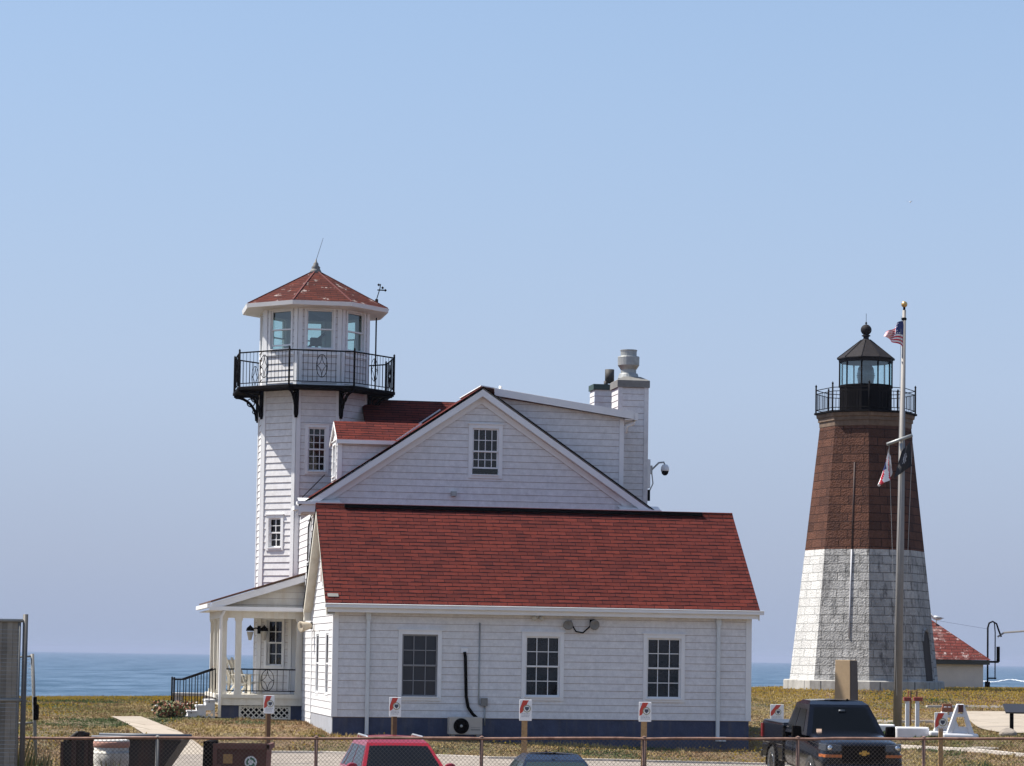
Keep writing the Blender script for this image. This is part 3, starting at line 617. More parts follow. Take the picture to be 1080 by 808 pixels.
# dome camera on the chimney side
u_, z_ = loc(697, 491, 8.3)
t = hthing('security_camera', 'white dome camera on a curved arm with its equipment box beside the tall chimney', 'camera', 10.66, 8.3, loc(690, 500, 8.3)[1])
mb = MB(); mb.box(0, .12, -.15, .15, -.45, .45); mb.build('equipment_box', white, t, bevel=.01)
mb = MB(); mb.tube([(.1, 0, .12), (.2, 0, .14), (.42, 0, .36), (.58, 0, .38), (.62, 0, .28)], .03, 6); mb.box(.1, .2, -.08, .08, .0, .26); mb.tube([(.2, 0, 0), (.24, 0, -.3), (.1, 0, -.6), (.12, 0, -.75)], .02, 5); mb.build('arm', galv, t)
mb = MB(); mb.lathe([(0, .12), (.08, .1), (.13, .02), (.135, -.06), (.13, -.1)], (.62, 0, .2), 14); mb.build('housing', white, t)
mb = MB(); mb.lathe([(.12, -.1), (.1, -.18), (.05, -.23), (0, -.24)], (.62, 0, .2), 14); mb.build('dome', darkm, t)
mb = MB(); mb.box(.02, .14, -.05, .05, -.85, -.5); mb.build('junction_box', darkm, t)
# AC unit
t = hthing('air_conditioner', 'beige outdoor air conditioner with round black fan grille against the navy foundation', 'air conditioner', 3.62, -.55, -.02)
mb = MB(); mb.box(-.46, .46, -.18, .2, .08, .56); mb.build('casing', M('beige_casing', (.42, .39, .35), .6, noise=.1), t, bevel=.015)
mb = MB(); mb.box(-.4, -.3, -.17, .19, 0, .08); mb.box(.3, .4, -.17, .19, 0, .08); mb.build('foot', galvr, t)
mb = MB(); ax = orient((0, -1, 0)); mb.lathe([(0, 0), (.215, 0), (.215, .02), (0, .02)], (-.13, -.18, .315), 24, axis=ax)
for r in (.06, .1, .14, .18): mb.tube([(-.13 + r * math.cos(a * .3927), -.21, .315 + r * math.sin(a * .3927)) for a in range(17)], .004, 3, 1)
mb.lathe([(0, 0), (.04, 0), (.04, .01), (0, .01)], (-.13, -.208, .315), 12, 2, axis=ax); mb.build('fan_grille', [darkm, blackm, galv], t)
mb = MB(); mb.box(.14, .4, -.186, -.181, .2, .23); mb.box(.14, .4, -.186, -.181, .27, .28); mb.build('casing_groove', galvr, t)
# wall lantern on the tower
o_, u_v, n_v = face_frame(7)
t = thing('wall_lantern', 'black iron wall lantern with two frosted lamps beside the porch window', 'lantern', HO + Matrix.Rotation(TH, 3, 'Z') @ (o_ + u_v * .06 + Z * 2.95 + n_v * .05), TH)
mb = MB(); mb.tube([(0, 0, 0), (-.1, -.15, .06), (-.3, -.25, .0)], .022); mb.tube([(0, 0, 0), (.1, -.2, .06), (.14, -.3, 0)], .022); mb.box(-.05, .05, -.04, .04, -.12, .12); mb.build('bracket', darkm, t)
for x, y in ((-.3, -.25), (.14, -.3)):
    mb = MB(); mb.lathe([(.13, -.04), (.11, .05), (.03, .12), (0, .16)], (x, y, 0), 8); l_ = mb.build('lamp_top', darkm, t)
    mb = MB(); mb.lathe([(0, -.34), (.05, -.32), (.11, -.06), (0, -.06)], (x, y, 0), 8); mb.build('lamp_glass', M('frosted_glass', (.5, .48, .44), .3), l_)
# porch chairs
def adirondack(label, u, v, rz0):
    t = thing('garden_chair', label, 'chair', hp(u, v, .95), TH + rz0, 'slatted white chairs on the porch')
    mb = MB()
    for k in range(5):
        a = (k - 2) * .075; h = (.95, 1.05, 1.12, 1.05, .95)[k]; mb.obox((.30 * math.copysign(1, 1) * 0 + a * 2 - .06, .25, .3), (.12, 0, 0), (0, .02, 0), (a * .3, .35, h - .3))
    mb.build('backrest', aged, t)
    mb = MB()
    for k in range(5): mb.box(-.28, .28, -.35 + .13 * k, -.24 + .13 * k, .36 - .03 * k, .38 - .03 * k)
    mb.build('seat', aged, t)
    for s in (-1, 1):
        mb = MB(); mb.box(s * .3 - .03, s * .3 + .03, -.35, -.25, 0, .58); mb.build('leg', aged, t); mb = MB(); mb.obox((s * .3 - .03, .45, 0), (.06, 0, 0), (0, .06, 0), (0, -.3, .38)); mb.build('leg', aged, t)
        mb = MB(); mb.box(s * .34 - .07, s * .34 + .07, -.42, .35, .58, .605); mb.build('armrest', aged, t)
adirondack('white slatted garden chair with the taller pointed back on the porch', loc(261, 700, 9.6)[0], 9.6, R(50))
adirondack('white slatted garden chair half hidden by the porch column', loc(247, 700, 11)[0], 11.2, R(150))

# ================================================================== LIGHTHOUSE
LB = Vector((15.13, 116, 2.12))
lh = thing('lighthouse', 'octagonal stone lighthouse, brown above and white below, with a black lantern room', 'lighthouse', LB, R(-3.4))
# vertices every 45 degrees, faces turned as in the photo
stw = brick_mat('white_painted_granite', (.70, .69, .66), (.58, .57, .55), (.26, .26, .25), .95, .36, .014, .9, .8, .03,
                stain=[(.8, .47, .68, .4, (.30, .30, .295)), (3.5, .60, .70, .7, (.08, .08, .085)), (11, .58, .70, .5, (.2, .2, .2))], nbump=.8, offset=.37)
stb = brick_mat('brown_painted_granite', (.150, .070, .047), (.078, .040, .030), (.03, .018, .016), .95, .36, .016, .9, .9, .03,
                stain=[(1.2, .45, .72, .6, (.04, .022, .02)), (5, .66, .72, .5, (.26, .18, .15)), (9, .5, .7, .5, (.05, .025, .02))], nbump=1.0, offset=.37, spec=.1)
stg = brick_mat('grimy_shaded_granite', (.52, .51, .49), (.36, .355, .345), (.16, .155, .15), .95, .36, .018, .9, .9, .03,
                stain=[(.7, .42, .66, .6, (.15, .145, .14)), (2.6, .50, .66, .8, (.06, .06, .06)), (12, .55, .68, .6, (.62, .61, .6))], nbump=.8, offset=.37)  # grime plus a darker base that puts these faces' shade into the colour
PH = R(-90 + 0)
ZB, ZT = 5.92, 11.4
def orad(z): return 3.2 + (1.93 - 3.2) * z / ZT
def octs(mb, zs, mi=0, r=orad, n=8, ph=R(-90)):
    for a, b in zip(zs[:-1], zs[1:]):
        for k in range(n):
            t0, t1 = ph + 2 * math.pi * k / n, ph + 2 * math.pi * (k + 1) / n
            mb.face([(r(a) * math.cos(t0), r(a) * math.sin(t0), a), (r(a) * math.cos(t1), r(a) * math.sin(t1), a), (r(b) * math.cos(t1), r(b) * math.sin(t1), b), (r(b) * math.cos(t0), r(b) * math.sin(t0), b)], mi)
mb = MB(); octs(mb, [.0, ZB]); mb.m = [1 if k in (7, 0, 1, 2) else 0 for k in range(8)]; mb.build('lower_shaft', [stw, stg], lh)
mb = MB(); octs(mb, [ZB, ZT]); mb.build('upper_shaft', stb, lh)
mb = MB(); mb.lathe([(3.42, -.6), (3.42, .38), (3.36, .42), (0, .42)], (0, 0, 0), 8, phase=R(-90)); mb.build('plinth', brick_mat('plinth_granite', (.5, .48, .44), (.4, .39, .36), (.1, .1, .1), 1.6, 1, .03, .9, .6, .02, stain=[(2, .45, .7, .6, (.16, .15, .13))]), lh)
mb = MB(); mb.lathe([(1.93, ZT - .25), (1.97, ZT - .2), (1.98, ZT), (2.03, ZT + .02), (2.03, ZT + .16), (2.09, ZT + .2), (2.11, ZT + .34), (0, ZT + .34)], (0, 0, 0), 8, phase=R(-90))
mb.build('cornice', M('weathered_tan_stone', (.17, .115, .08), .9, noise=.4, nscale=3, dirt=(.04, .03, .03, .6)), lh)
gz0 = ZT + .34
mb = MB(); mb.lathe([(2.10, gz0), (2.20, gz0 + .01), (2.20, gz0 + .09), (0, gz0 + .09)], (0, 0, 0), 8, phase=R(-90)); mb.build('gallery_deck', blackm, lh)
gz1 = gz0 + .09
for k in range(8):
    t0, t1 = R(-90 + 45 * k), R(-45 + 45 * k); a = Vector((2.12 * math.cos(t0), 2.12 * math.sin(t0), gz1)); b = Vector((2.12 * math.cos(t1), 2.12 * math.sin(t1), gz1)); rb = MB()
    for z in (.12, .82, .98): rb.tube([a + Z * z, b + Z * z], .018, 5)
    for j in range(1, 10): p = a.lerp(b, j / 10); rb.tube([p + Z * .12, p + Z * .82], .012, 4)
    rb.tube([a, a + Z * 1.12], .035, 6); rb.lathe([(.03, 0), (.05, .03), (0, .12)], a + Z * 1.12, 6); rb.build('gallery_railing', blackm, lh)
p10 = R(-90 - 13)
LR = 1.13
mb = MB(); mb.lathe([(LR, gz1), (LR, gz1 + 1.12), (LR + .04, gz1 + 1.13), (LR + .04, gz1 + 1.2), (LR - .08, gz1 + 1.2)], (0, 0, 0), 10, phase=p10)
for k in range(10):
    t0, t1 = p10 + k * .62832, p10 + (k + 1) * .62832
    a = Vector((LR * math.cos(t0), LR * math.sin(t0), gz1)); b = Vector((LR * math.cos(t1), LR * math.sin(t1), gz1))
    for j in range(1, 5): p = a.lerp(b, j / 5) * 1.0; mb.tube([Vector((p.x * 1.003, p.y * 1.003, gz1 + .1)), Vector((p.x * 1.003, p.y * 1.003, gz1 + 1.08))], .012, 4)
mb.build('lantern_wall', blackm, lh)
gA, gB = gz1 + 1.2, gz1 + 2.18
for k in range(10):
    mb = MB(); t0 = p10 + k * .62832; mb.tube([(LR * math.cos(t0), LR * math.sin(t0), gz1 + 1.1), (LR * math.cos(t0), LR * math.sin(t0), gB + .05)], .035, 5); mb.build('glazing_bar', blackm, lh)
for k in range(10):
    t0, t1 = p10 + k * .62832, p10 + (k + 1) * .62832; r_ = LR - .03; pm = MB()
    pm.face([(r_ * math.cos(t0), r_ * math.sin(t0), gA), (r_ * math.cos(t1), r_ * math.sin(t1), gA), (r_ * math.cos(t1), r_ * math.sin(t1), gB), (r_ * math.cos(t0), r_ * math.sin(t0), gB)]); pm.build('lantern_pane', glass_lh, lh)
mb = MB(); mb.lathe([(.2, gz1 + .2), (.2, gz1 + 1.15), (.3, gz1 + 1.2), (.34, gz1 + 1.35), (.38, gz1 + 1.65), (.34, gz1 + 1.95), (.24, gz1 + 2.1), (0, gz1 + 2.12)], (0, 0, 0), 20)
for j in range(9): r_ = .38 - .02 * abs(j - 4) ** 1.3; mb.lathe([(r_, -.02), (r_ + .03, 0), (r_, .02)], (0, 0, gz1 + 1.28 + .09 * j), 20)
mb.build('lens', M('fresnel_lens_glass', (.05, .075, .085), .15, spec=.8), lh)
rm = M('dark_roof_metal', (.022, .019, .02), .7, 0, .15, noise=.35, nscale=4)
mb = MB(); mb.lathe([(LR - .02, gB), (LR + .04, gB + .02), (LR + .05, gB + .13), (LR + .12, gB + .14), (LR + .12, gB + .18), (.2, gB + 1.0), (.12, gB + 1.06), (.12, gB + 1.14), (.19, gB + 1.17), (.19, gB + 1.2), (.1, gB + 1.24)], (0, 0, 0), 10, phase=p10)
for k in range(10): t0 = p10 + k * .62832; mb.tube([((LR + .12) * math.cos(t0), (LR + .12) * math.sin(t0), gB + .19), (.2 * math.cos(t0), .2 * math.sin(t0), gB + 1.01)], .022, 4)
mb.build('lantern_roof', rm, lh)
mb = MB(); mb.lathe([(.1 , 0)] + [(.235 * math.sin(R(a)), .22 - .235 * math.cos(R(a))) for a in range(25, 176, 15)] + [(.05, .5), (.03, .56), (0, .57)], (0, 0, gB + 1.22), 16); mb.build('ventilator_ball', rm, lh)
mb = MB(); mb.tube([(0, 0, gB + 1.75), (0, 0, gB + 2.15)], .012, 4); mb.build('lightning_rod', rm, lh)
# conduit down the second face, door on the right
t0 = R(-90 - 17); pth = [((orad(z) * .928) * math.cos(t0), (orad(z) * .928) * math.sin(t0), z) for z in (5.9, 4.4, 3.6, 2.2)]; pth2 = [((orad(z) * .928) * math.cos(t0), (orad(z) * .928) * math.sin(t0), z) for z in (9.6, 8, 5.92)]
pth = [Vector(p) + Vector((math.cos(R(-112.5)), math.sin(R(-112.5)), 0)) * .03 for p in pth]
mb = MB(); mb.tube(pth, .035, 6); mb.build('conduit', M('conduit_paint', (.5, .5, .52), .7), lh); mb = MB(); mb.tube(pth2, .035, 6); mb.build('conduit', M('conduit_brown_paint', (.05, .028, .024), .7), lh)
a = R(-22.5); n = Vector((math.cos(a), math.sin(a), 0)); u = Vector((-math.sin(a), math.cos(a), 0))
def lp(uu, z, d): return n * (orad(z) * math.cos(R(22.5)) + d) + u * uu + Z * z
mb = MB(); arc = [(-.5, .42), (.5, .42), (.5, 2.1)] + [(.5 * math.cos(R(b)), 2.1 + .5 * math.sin(R(b))) for b in range(15, 180, 15)] + [(-.5, 2.1)]
mb.face([lp(x_, z_, .012) for x_, z_ in arc], 1)
for (x0, z0), (x1, z1) in zip(arc[1:], arc[2:] + arc[:0]): 
    p, q = lp(x0, z0, .0), lp(x1, z1, .0); mb.tube([p, q], .08, 5, 0)
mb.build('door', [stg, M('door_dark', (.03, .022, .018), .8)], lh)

# keeper's annex behind the lighthouse
ab = Vector((17.55, 126, gh(18.3, 124)))
t = thing('oil_house', 'low white building with a streaked red hip roof behind the lighthouse', 'building', ab, R(0))
mb = MB(); mb.box(-3.2, 3.9, -3, 3, -1, 1.32); mb.build('wall', M('off_white_stucco', (.62, .58, .53), .9, noise=.1, nscale=1.5), t)
streaked = brick_mat('streaked_red_shingles', (.18, .050, .042), (.13, .038, .034), (.05, .025, .024), .5, .2, .012, .95, .5, .015, stain=[(1.1, .52, .66, .45, (.38, .28, .26)), (3.2, .57, .64, .7, (.5, .42, .4))], row_shadow=.15, spec=.06)
mb = MB(); e = 1.42; h = 2.95; A_, B_ = (-4.2, -3.3), (4.2, 3.3); r0, r1 = Vector((-.9, 0, e + h * .86)), Vector((.0, 0, e + h * .98))
c = [Vector((-3.5, -3.3, e)), Vector((4.2, -3.3, e)), Vector((4.2, 3.3, e)), Vector((-3.5, 3.3, e))]; r0 = Vector((-.3, 0, e + h)); r1 = Vector((.3, 0, e + h))
mb.face([c[0], c[1], r1, r0]); mb.face([c[1], c[2], r1]); mb.face([c[2], c[3], r0, r1]); mb.face([c[3], c[0], r0]); mb.build('roof', streaked, t)
mb = MB(); mb.box(-3.45, 4.15, -3.25, 3.25, 1.2, 1.41); mb.build('fascia', M('dark_grey_fascia', (.05, .055, .05), .6), t)
# gull standing on its roof edge
def gull(label, p, rz_0, fly=False, s=1.):
    g = MB()
    g.lathe([(0, -.24), (.035, -.2), (.07, -.1), (.085, 0), (.08, .08), (.05, .16), (.03, .2), (0, .22)], (0, 0, 0 if fly else .2), 12, 0, axis=orient((1, 0, .15)))
    g.lathe([(0, -.05), (.035, -.035), (.045, 0), (.035, .035), (0, .05)], (.24, 0, .08 if fly else .32), 10, 0, axis=orient((1, 0, 0)))
    g.tube([(.16, 0, .03 if fly else .24), (.23, 0, .07 if fly else .31)], [.05, .04], 8, 0)
    g.tube([(.28, 0, .07 if fly else .315), (.35, 0, .055 if fly else .30)], [.014, .005], 5, 1)
    if fly:
        for sg in (-1, 1): g.face([(.08, sg * .06, .03), (.12, sg * .3, .14), (.02, sg * .65, .05), (-.05, sg * .3, .12), (-.08, sg * .06, .03)], 2)
    else:
        for sg in (-1, 1):
            g.lathe([(0, -.3), (.02, -.22), (.05, -.08), (.045, .05), (0, .14)], (-.02, sg * .055, .215), 8, 2, axis=orient((1, 0, .08)))
            g.tube([(.0, sg * .03, .14), (.0, sg * .03, 0), (.05, sg * .03, 0)], .008, 4, 1)
    o = g.build('seagull', [M('gull_white', (.8, .8, .78), .8), M('gull_yellow', (.5, .3, .05), .6), M('gull_grey', (.35, .36, .38), .8)], None, p, rz_0); o.scale = (s, s, s)
    return tag(o, label, 'bird')
f_ = .56; gp = ab + Vector((4.2 - 3.9 * f_, -3.3 + 3.3 * f_, 1.42 + 2.95 * f_ + .01)); gull('white and grey seagull standing on the red roof of the low building', gp, R(180 + 15), s=1.15)
# where the hip roof lies under the gull
rel = gp - ab; zr = e + (3.3 - abs(rel.y)) / 3.3 * h; 
gull('tiny dark seagull flying high in the clear sky above the flagpole', at(960, 213, 100), R(60), True, .28)
# black service mast
t = thing('service_mast', 'black hooped service mast with cables beside the low white building', 'mast', (21.93, 124.6, gh(21.93, 124.6)), 0)
mb = MB(); H = 3.15; mb.tube([(0, 0, 0), (0, 0, H - .3), (.06, 0, H - .08), (.22, 0, H), (.4, 0, H - .1), (.5, 0, H - .4), (.62, 0, H - .7)], .042, 8); mb.tube([(.3, 0, H - .05), (.34, 0, H - .5), (.34, 0, .5)], .026, 6); mb.tube([(0, 0, .55), (.4, 0, .55)], .035, 6); mb.tube([(0, 0, 1.3), (.5, 0, 1.3)], .05, 6); mb.build('pipe', blackm, t)
mb = MB(); mb.tube([(.48, 0, 1.3), (.48, 0, 2.0)], .08, 8); mb.tube([(-.02, 0, 0), (0, 0, .4)], .12, 8); mb.build('insulator', darkm, t)
mb = MB(); mb.tube([(.45 , 0, H - .7), (.75, 0, H - .5), (1.6, -.5, H - .42), (4.5, -3, H - .55), (9, -6, H - .3)], .045, 5)
mb.build('cable', M('grey_cable', (.25, .24, .23), .7), t)
mb = MB(); mb.tube([(0, 0, H - .35), (-2.5, -2, H - .05), (-5.4, -5, H + .55)], .006, 3); mb.build('cable', darkm, t)

# ================================================================== FLAGPOLE
fb = Vector((12.86, 90, gh(12.86, 90)))
t = thing('flagpole', 'tall grey flagpole with a gold ball and a slanting crossarm in front of the lighthouse', 'flagpole', fb, 0); t.rotation_euler.y = R(.6)
FH = 15.05 - fb.z
mb = MB(); mb.tube([(0, 0, -.1), (0, 0, 6), (.0, 0, FH)], [.145, .125, .06], 12); mb.build('pole', M('grey_pole', (.25, .235, .22), .6, .1, noise=.1), t)
mb = MB(); mb.tube([(0, 0, FH), (0, 0, FH + .12)], .04, 8); mb.lathe([(.03, -.06), (.08, -.03), (.09, .03), (.03, .08)], (0, 0, FH - .3), 10); mb.build('truck_cap', darkm, t)
mb = MB(); mb.lathe([(.105 * math.sin(R(a)), -.105 * math.cos(R(a))) for a in range(0, 181, 15)], (0, 0, FH + .2), 16); mb.build('gold_ball', M('gold', (.65, .42, .16), .3, .8), t)
yz = at(947, 464, 90).z - fb.z
mb = MB(); mb.tube([(-.52, -.12, yz - .17), (.32, -.12, yz + .16)], .055, 8); mb.tube([(-.05, -.1, yz - .12), (0, 0, yz - .55)], .05, 6); mb.build('crossarm', galv, t)
def line(a, b): m = MB(); m.tube([a, b], .008, 4); return m.build('halyard', M('rope', (.45, .43, .4), .8), t)
line((-.45, -.12, yz - .17), (-.05, -.14, 1.1)); line((.33, -.12, yz + .1), (.12, -.14, 1.1)); line((-.11, -.08, FH - .2), (-.13, -.1, 1.3))
def flag_mat(name, fn):
    m = bpy.data.materials.new(name); m.use_nodes = True; return m
redc, whc, blc = M('flag_red', (.62, .03, .06), .8), M('flag_white', (.85, .84, .84), .8), M('flag_blue', (.03, .045, .16), .8)
def cloth_flag(name, label, origin, W, H, fold, colour, mats, nx=26, ny=26):
    """hoisted at the right edge (x=0), flying to -x and folding; fold(s,t)->(x,y,z)"""
    mb = MB(); g = [[fold(i / nx, j / ny) for j in range(ny + 1)] for i in range(nx + 1)]
    for i in range(nx):
        for j in range(ny):
            mb.face([g[i][j], g[i + 1][j], g[i + 1][j + 1], g[i][j + 1]], colour((i + .5) / nx, (j + .5) / ny), True)
    o = mb.build(name, mats, None, origin, 0); return tag(o, label, 'flag')
def us(s, t):   # s from hoist to fly, t from bottom to top
    if s < .34 and t > 6 / 13:
        a, b = (s / .34 * 5), ((t - 6 / 13) / (7 / 13) * 5); return 1 if (a % 1 - .5) ** 2 + (b % 1 - .5) ** 2 < .045 else 2
    return 0 if int(t * 13) % 2 == 0 else 1
def foldA(s, t): # half-limp in a light wind
    top = -.02 - .34 * s - .16 * s * s; bot = -.92 + .10 * math.sin(s * 4) + .42 * s * s; x = -.06 - .58 * s + .05 * math.sin(10 * s + 2.5 * t)
    return (x, -.08 + .09 * math.sin(11 * s + 3 * t) * (.3 + s), bot + (top - bot) * t + .03 * math.sin(9 * s))
cloth_flag('national_flag', 'red, white and blue striped flag with stars flying near the pole top', fb + Vector((.14, 0, FH - .35)), 1, 1, foldA, us, [redc, whc, blc], 30, 26)
def foldB(s, t):
    z = -.1 - (1 - t) * 1.0 - .4 * s; w = .08 + .22 * (1 - t) ** 1.2
    return (-.45 + w * math.sin(5.5 * s + 4 * t) * (.3 + .7 * s) - .1 * (1 - t), -.14 + .10 * math.cos(6 * s + 3 * t) * s, z * .9)
cloth_flag('signal_flag', 'limp red and white flag hanging from the left end of the crossarm', fb + Vector((.10, 0, yz - .22)), 1, 1, foldB,
           lambda s, t: (2 if .3 < s < .55 and .4 < t < .75 else (0 if int((s + t * .6) * 9) % 3 == 0 and t < .75 else 1)), [redc, whc, blc], 22, 18)
def foldC(s, t):
    return (.30 - .58 * s * (1 - .5 * t) - .04 * t, -.16 + .05 * math.sin(7 * s + 2 * t), -.05 - (1 - t) * .82 - .42 * s * (1 - .2 * t))
cloth_flag('memorial_flag', 'black flag with a pale emblem hanging from the right end of the crossarm', fb + Vector((.10, 0, yz + .0)), 1, 1, foldC,
           lambda s, t: 1 if ((s - .5) / .16) ** 2 + ((t - .52) / .22) ** 2 < 1 and (s * 31 + t * 17) % 1 > .45 else 0, [M('flag_black', (.012, .012, .015), .7), M('flag_grey', (.4, .4, .42), .8)], 22, 22)

# ================================================================== ground, roads
def grass_mat():
    m = bpy.data.materials.new('dry_lawn'); m.use_nodes = True; nt = m.node_tree; b = nt.nodes['Principled BSDF']; b.inputs['Roughness'].default_value = .95
    tc = nt.nodes.new('ShaderNodeTexCoord'); 
    def nz(s, d=6, r=.6):
        n = nt.nodes.new('ShaderNodeTexNoise'); n.inputs['Scale'].default_value = s; n.inputs['Detail'].default_value = d; n.inputs['Roughness'].default_value = r; nt.links.new(tc.outputs['Object'], n.inputs['Vector']); return n
    cr = nt.nodes.new('ShaderNodeValToRGB'); e = cr.color_ramp.elements; e[0].position = .32; e[0].color = (.06, .06, .02, 1); e[1].position = .7; e[1].color = (.27, .18, .08, 1)
    x = e.new(.45); x.color = (.16, .12, .05, 1); x = e.new(.55); x.color = (.21, .13, .065, 1)
    nt.links.new(nz(.25).outputs['Fac'], cr.inputs[0])
    mx = nt.nodes.new('ShaderNodeMix'); mx.data_type = 'RGBA'; mx.blend_type = 'MULTIPLY'; mx.inputs['Factor'].default_value = .7
    nt.links.new(cr.outputs[0], mx.inputs['A']); nt.links.new(nz(6, 8, .8).outputs['Fac'], mx.inputs['B']); nt.links.new(mx.outputs['Result'], b.inputs['Base Color'])
    return m
GM = grass_mat()
xs = np.concatenate([np.arange(-120, -30, 6), np.arange(-30, 40, .8), np.arange(40, 131, 6)]); ys = np.concatenate([np.arange(-20, 44, 4), np.arange(44, 124, .8), np.arange(124, 140, .6)])
XX, YY = np.meshgrid(xs, ys, indexing='ij'); ZZ = gh_arr(XX, YY); nx, ny = XX.shape
me = bpy.data.meshes.new('ground'); vs = np.stack([XX.ravel(), YY.ravel(), ZZ.ravel()], 1)
fs = [(i * ny + j, (i + 1) * ny + j, (i + 1) * ny + j + 1, i * ny + j + 1) for i in range(nx - 1) for j in range(ny - 1)]
me.from_pydata(vs.tolist(), [], fs); me.materials.append(GM); me.polygons.foreach_set('use_smooth', [True] * len(fs))
go = bpy.data.objects.new('ground', me); COL.objects.link(go); tag(go, kind='structure')

def inpoly(x, y, poly):
    c = False; j = len(poly) - 1
    for i in range(len(poly)):
        xi, yi = poly[i][:2]; xj, yj = poly[j][:2]
        if (yi > y) != (yj > y) and x < (xj - xi) * (y - yi) / (yj - yi) + xi: c = not c
        j = i
    return c
def sheet(name, poly, mat, lift=.03, step=.4, kind='structure'):
    """draped sheet over a ground polygon"""
    bm = bmesh.new(); vs_ = [bm.verts.new((p[0], p[1], 0)) for p in poly]; bm.faces.new(vs_)
    x0, x1 = min(p[0] for p in poly), max(p[0] for p in poly); y0, y1 = min(p[1] for p in poly), max(p[1] for p in poly)
    for ax, a, b in ((0, x0, x1), (1, y0, y1)):
        k = a + step
        while k < b:
            n = (1, 0, 0) if ax == 0 else (0, 1, 0); c = (k, 0, 0) if ax == 0 else (0, k, 0)
            bmesh.ops.bisect_plane(bm, geom=bm.verts[:] + bm.edges[:] + bm.faces[:], plane_co=c, plane_no=n); k += step
    P = [(v.co.x, v.co.y) for v in bm.verts]; zz = gh_arr(np.array([p[0] for p in P]), np.array([p[1] for p in P]))
    for v, z in zip(bm.verts, zz): v.co.z = z + lift
    bmesh.ops.recalc_face_normals(bm, faces=bm.faces[:])
    if bm.faces[:] and sum(f.normal.z for f in bm.faces) < 0: bmesh.ops.reverse_faces(bm, faces=bm.faces[:])
    me = bpy.data.meshes.new(name); bm.to_mesh(me); bm.free(); me.materials.append(mat)
    uv = me.uv_layers.new(name='UVMap')
    for l_ in me.loops: c_ = me.vertices[l_.vertex_index].co; uv.data[l_.index].uv = (c_.x * .9 + c_.y * .43, c_.y * .9 - c_.x * .43)
    o = bpy.data.objects.new(name, me); COL.objects.link(o); tag(o, kind=kind); return o
conc = brick_mat('pale_concrete', (.43, .37, .30), (.37, .32, .26), (.13, .11, .07), 2.4, 1.9, .025, .9, .3, .01, stain=[(.9, .45, .7, .5, (.27, .22, .17)), (5, .58, .7, .5, (.2, .17, .12))], offset=.2)
asph = M('pale_gravelly_road', (.29, .25, .21), .9, noise=.3, nscale=1.5, bump=.3, dirt=(.17, .14, .11, .7))
kerbm = M('kerb_concrete', (.60, .54, .47), .9, noise=.3, nscale=3)
def GP(pts): return [G(x, y) for x, y in pts]
path_poly = GP([(117, 756.5), (148, 756.5), (172, 766), (190, 773), (215, 790), (222, 799), (150, 799), (165, 786), (150, 774)])
sheet('path', path_poly, conc)
kl = [G(x, y) for x, y in ((150, 799), (165, 798), (180, 797.5), (212, 797.5), (280, 796), (340, 796.5), (430, 799), (515, 802), (600, 804), (690, 806), (770, 807.5))]
kl = [Vector((p.x, p.y, 0)) for p in kl]
last = kl[-1]; kl += [last + Vector((3, .4, 0))]
road_poly = [(p.x, p.y) for p in kl] + [(9.9, 66.5), (9.6, 62), (8.2, 53.6), (-6.4, 53.6)]
sheet('road', road_poly, asph, .04, .6)
def kerb(name, pts, w=.2, h=.09):
    mb = MB(); pts = [Vector((p[0], p[1], 0)) for p in pts]; fine = []
    for a, b in zip(pts[:-1], pts[1:]):
        n = max(1, int((b - a).length / .6)); fine += [a.lerp(b, k / n) for k in range(n)]
    fine.append(pts[-1])
    for a, b in zip(fine[:-1], fine[1:]):
        if (b - a).length < .01: continue
        d = (b - a).normalized(); n = Vector((-d.y, d.x, 0)) * w; za, zb = gh(a.x, a.y), gh(b.x, b.y)
        mb.hexa([a + Z * (za - .2), b + Z * (zb - .2), b + n + Z * (zb - .2), a + n + Z * (za - .2), a + Z * (za + h), b + Z * (zb + h), b + n + Z * (zb + h), a + n + Z * (za + h)])
    return tag(mb.build(name, kerbm), kind='structure')
kerb('kerb', [(p.x, p.y) for p in kl[4:]])
k2 = [G(x, y) for x, y in ((945, 789), (980, 791), (1020, 793), (1060, 797), (1110, 801))]; kerb('kerb', [(p.x, p.y) for p in k2])
k3 = [G(x, y) for x, y in ((925, 762), (948, 763), (985, 762.5), (996, 764))]; kerb('kerb', [(p.x, p.y) for p in k3])
k4 = [G(x, y) for x, y in ((978, 746.5), (1020, 746), (1060, 747), (1110, 750))]; kerb('kerb', [(p.x, p.y) for p in k4], h=.08)
patch1 = GP([(1017, 751), (1100, 751.5), (1110, 774), (1058, 774), (1032, 768), (1022, 760)]); sheet('concrete_pad', patch1, conc)
patch2 = GP([(1008, 770), (1050, 770), (1080, 777), (1040, 777)])
sea = MB(); sea.face([(-14000, 120, -5.9), (14000, 120, -5.9), (14000, 14000, -5.9), (-14000, 14000, -5.9)]); sea.face([(-14000, -1500, -5.9), (14000, -1500, -5.9), (14000, 120, -5.9), (-14000, 120, -5.9)])
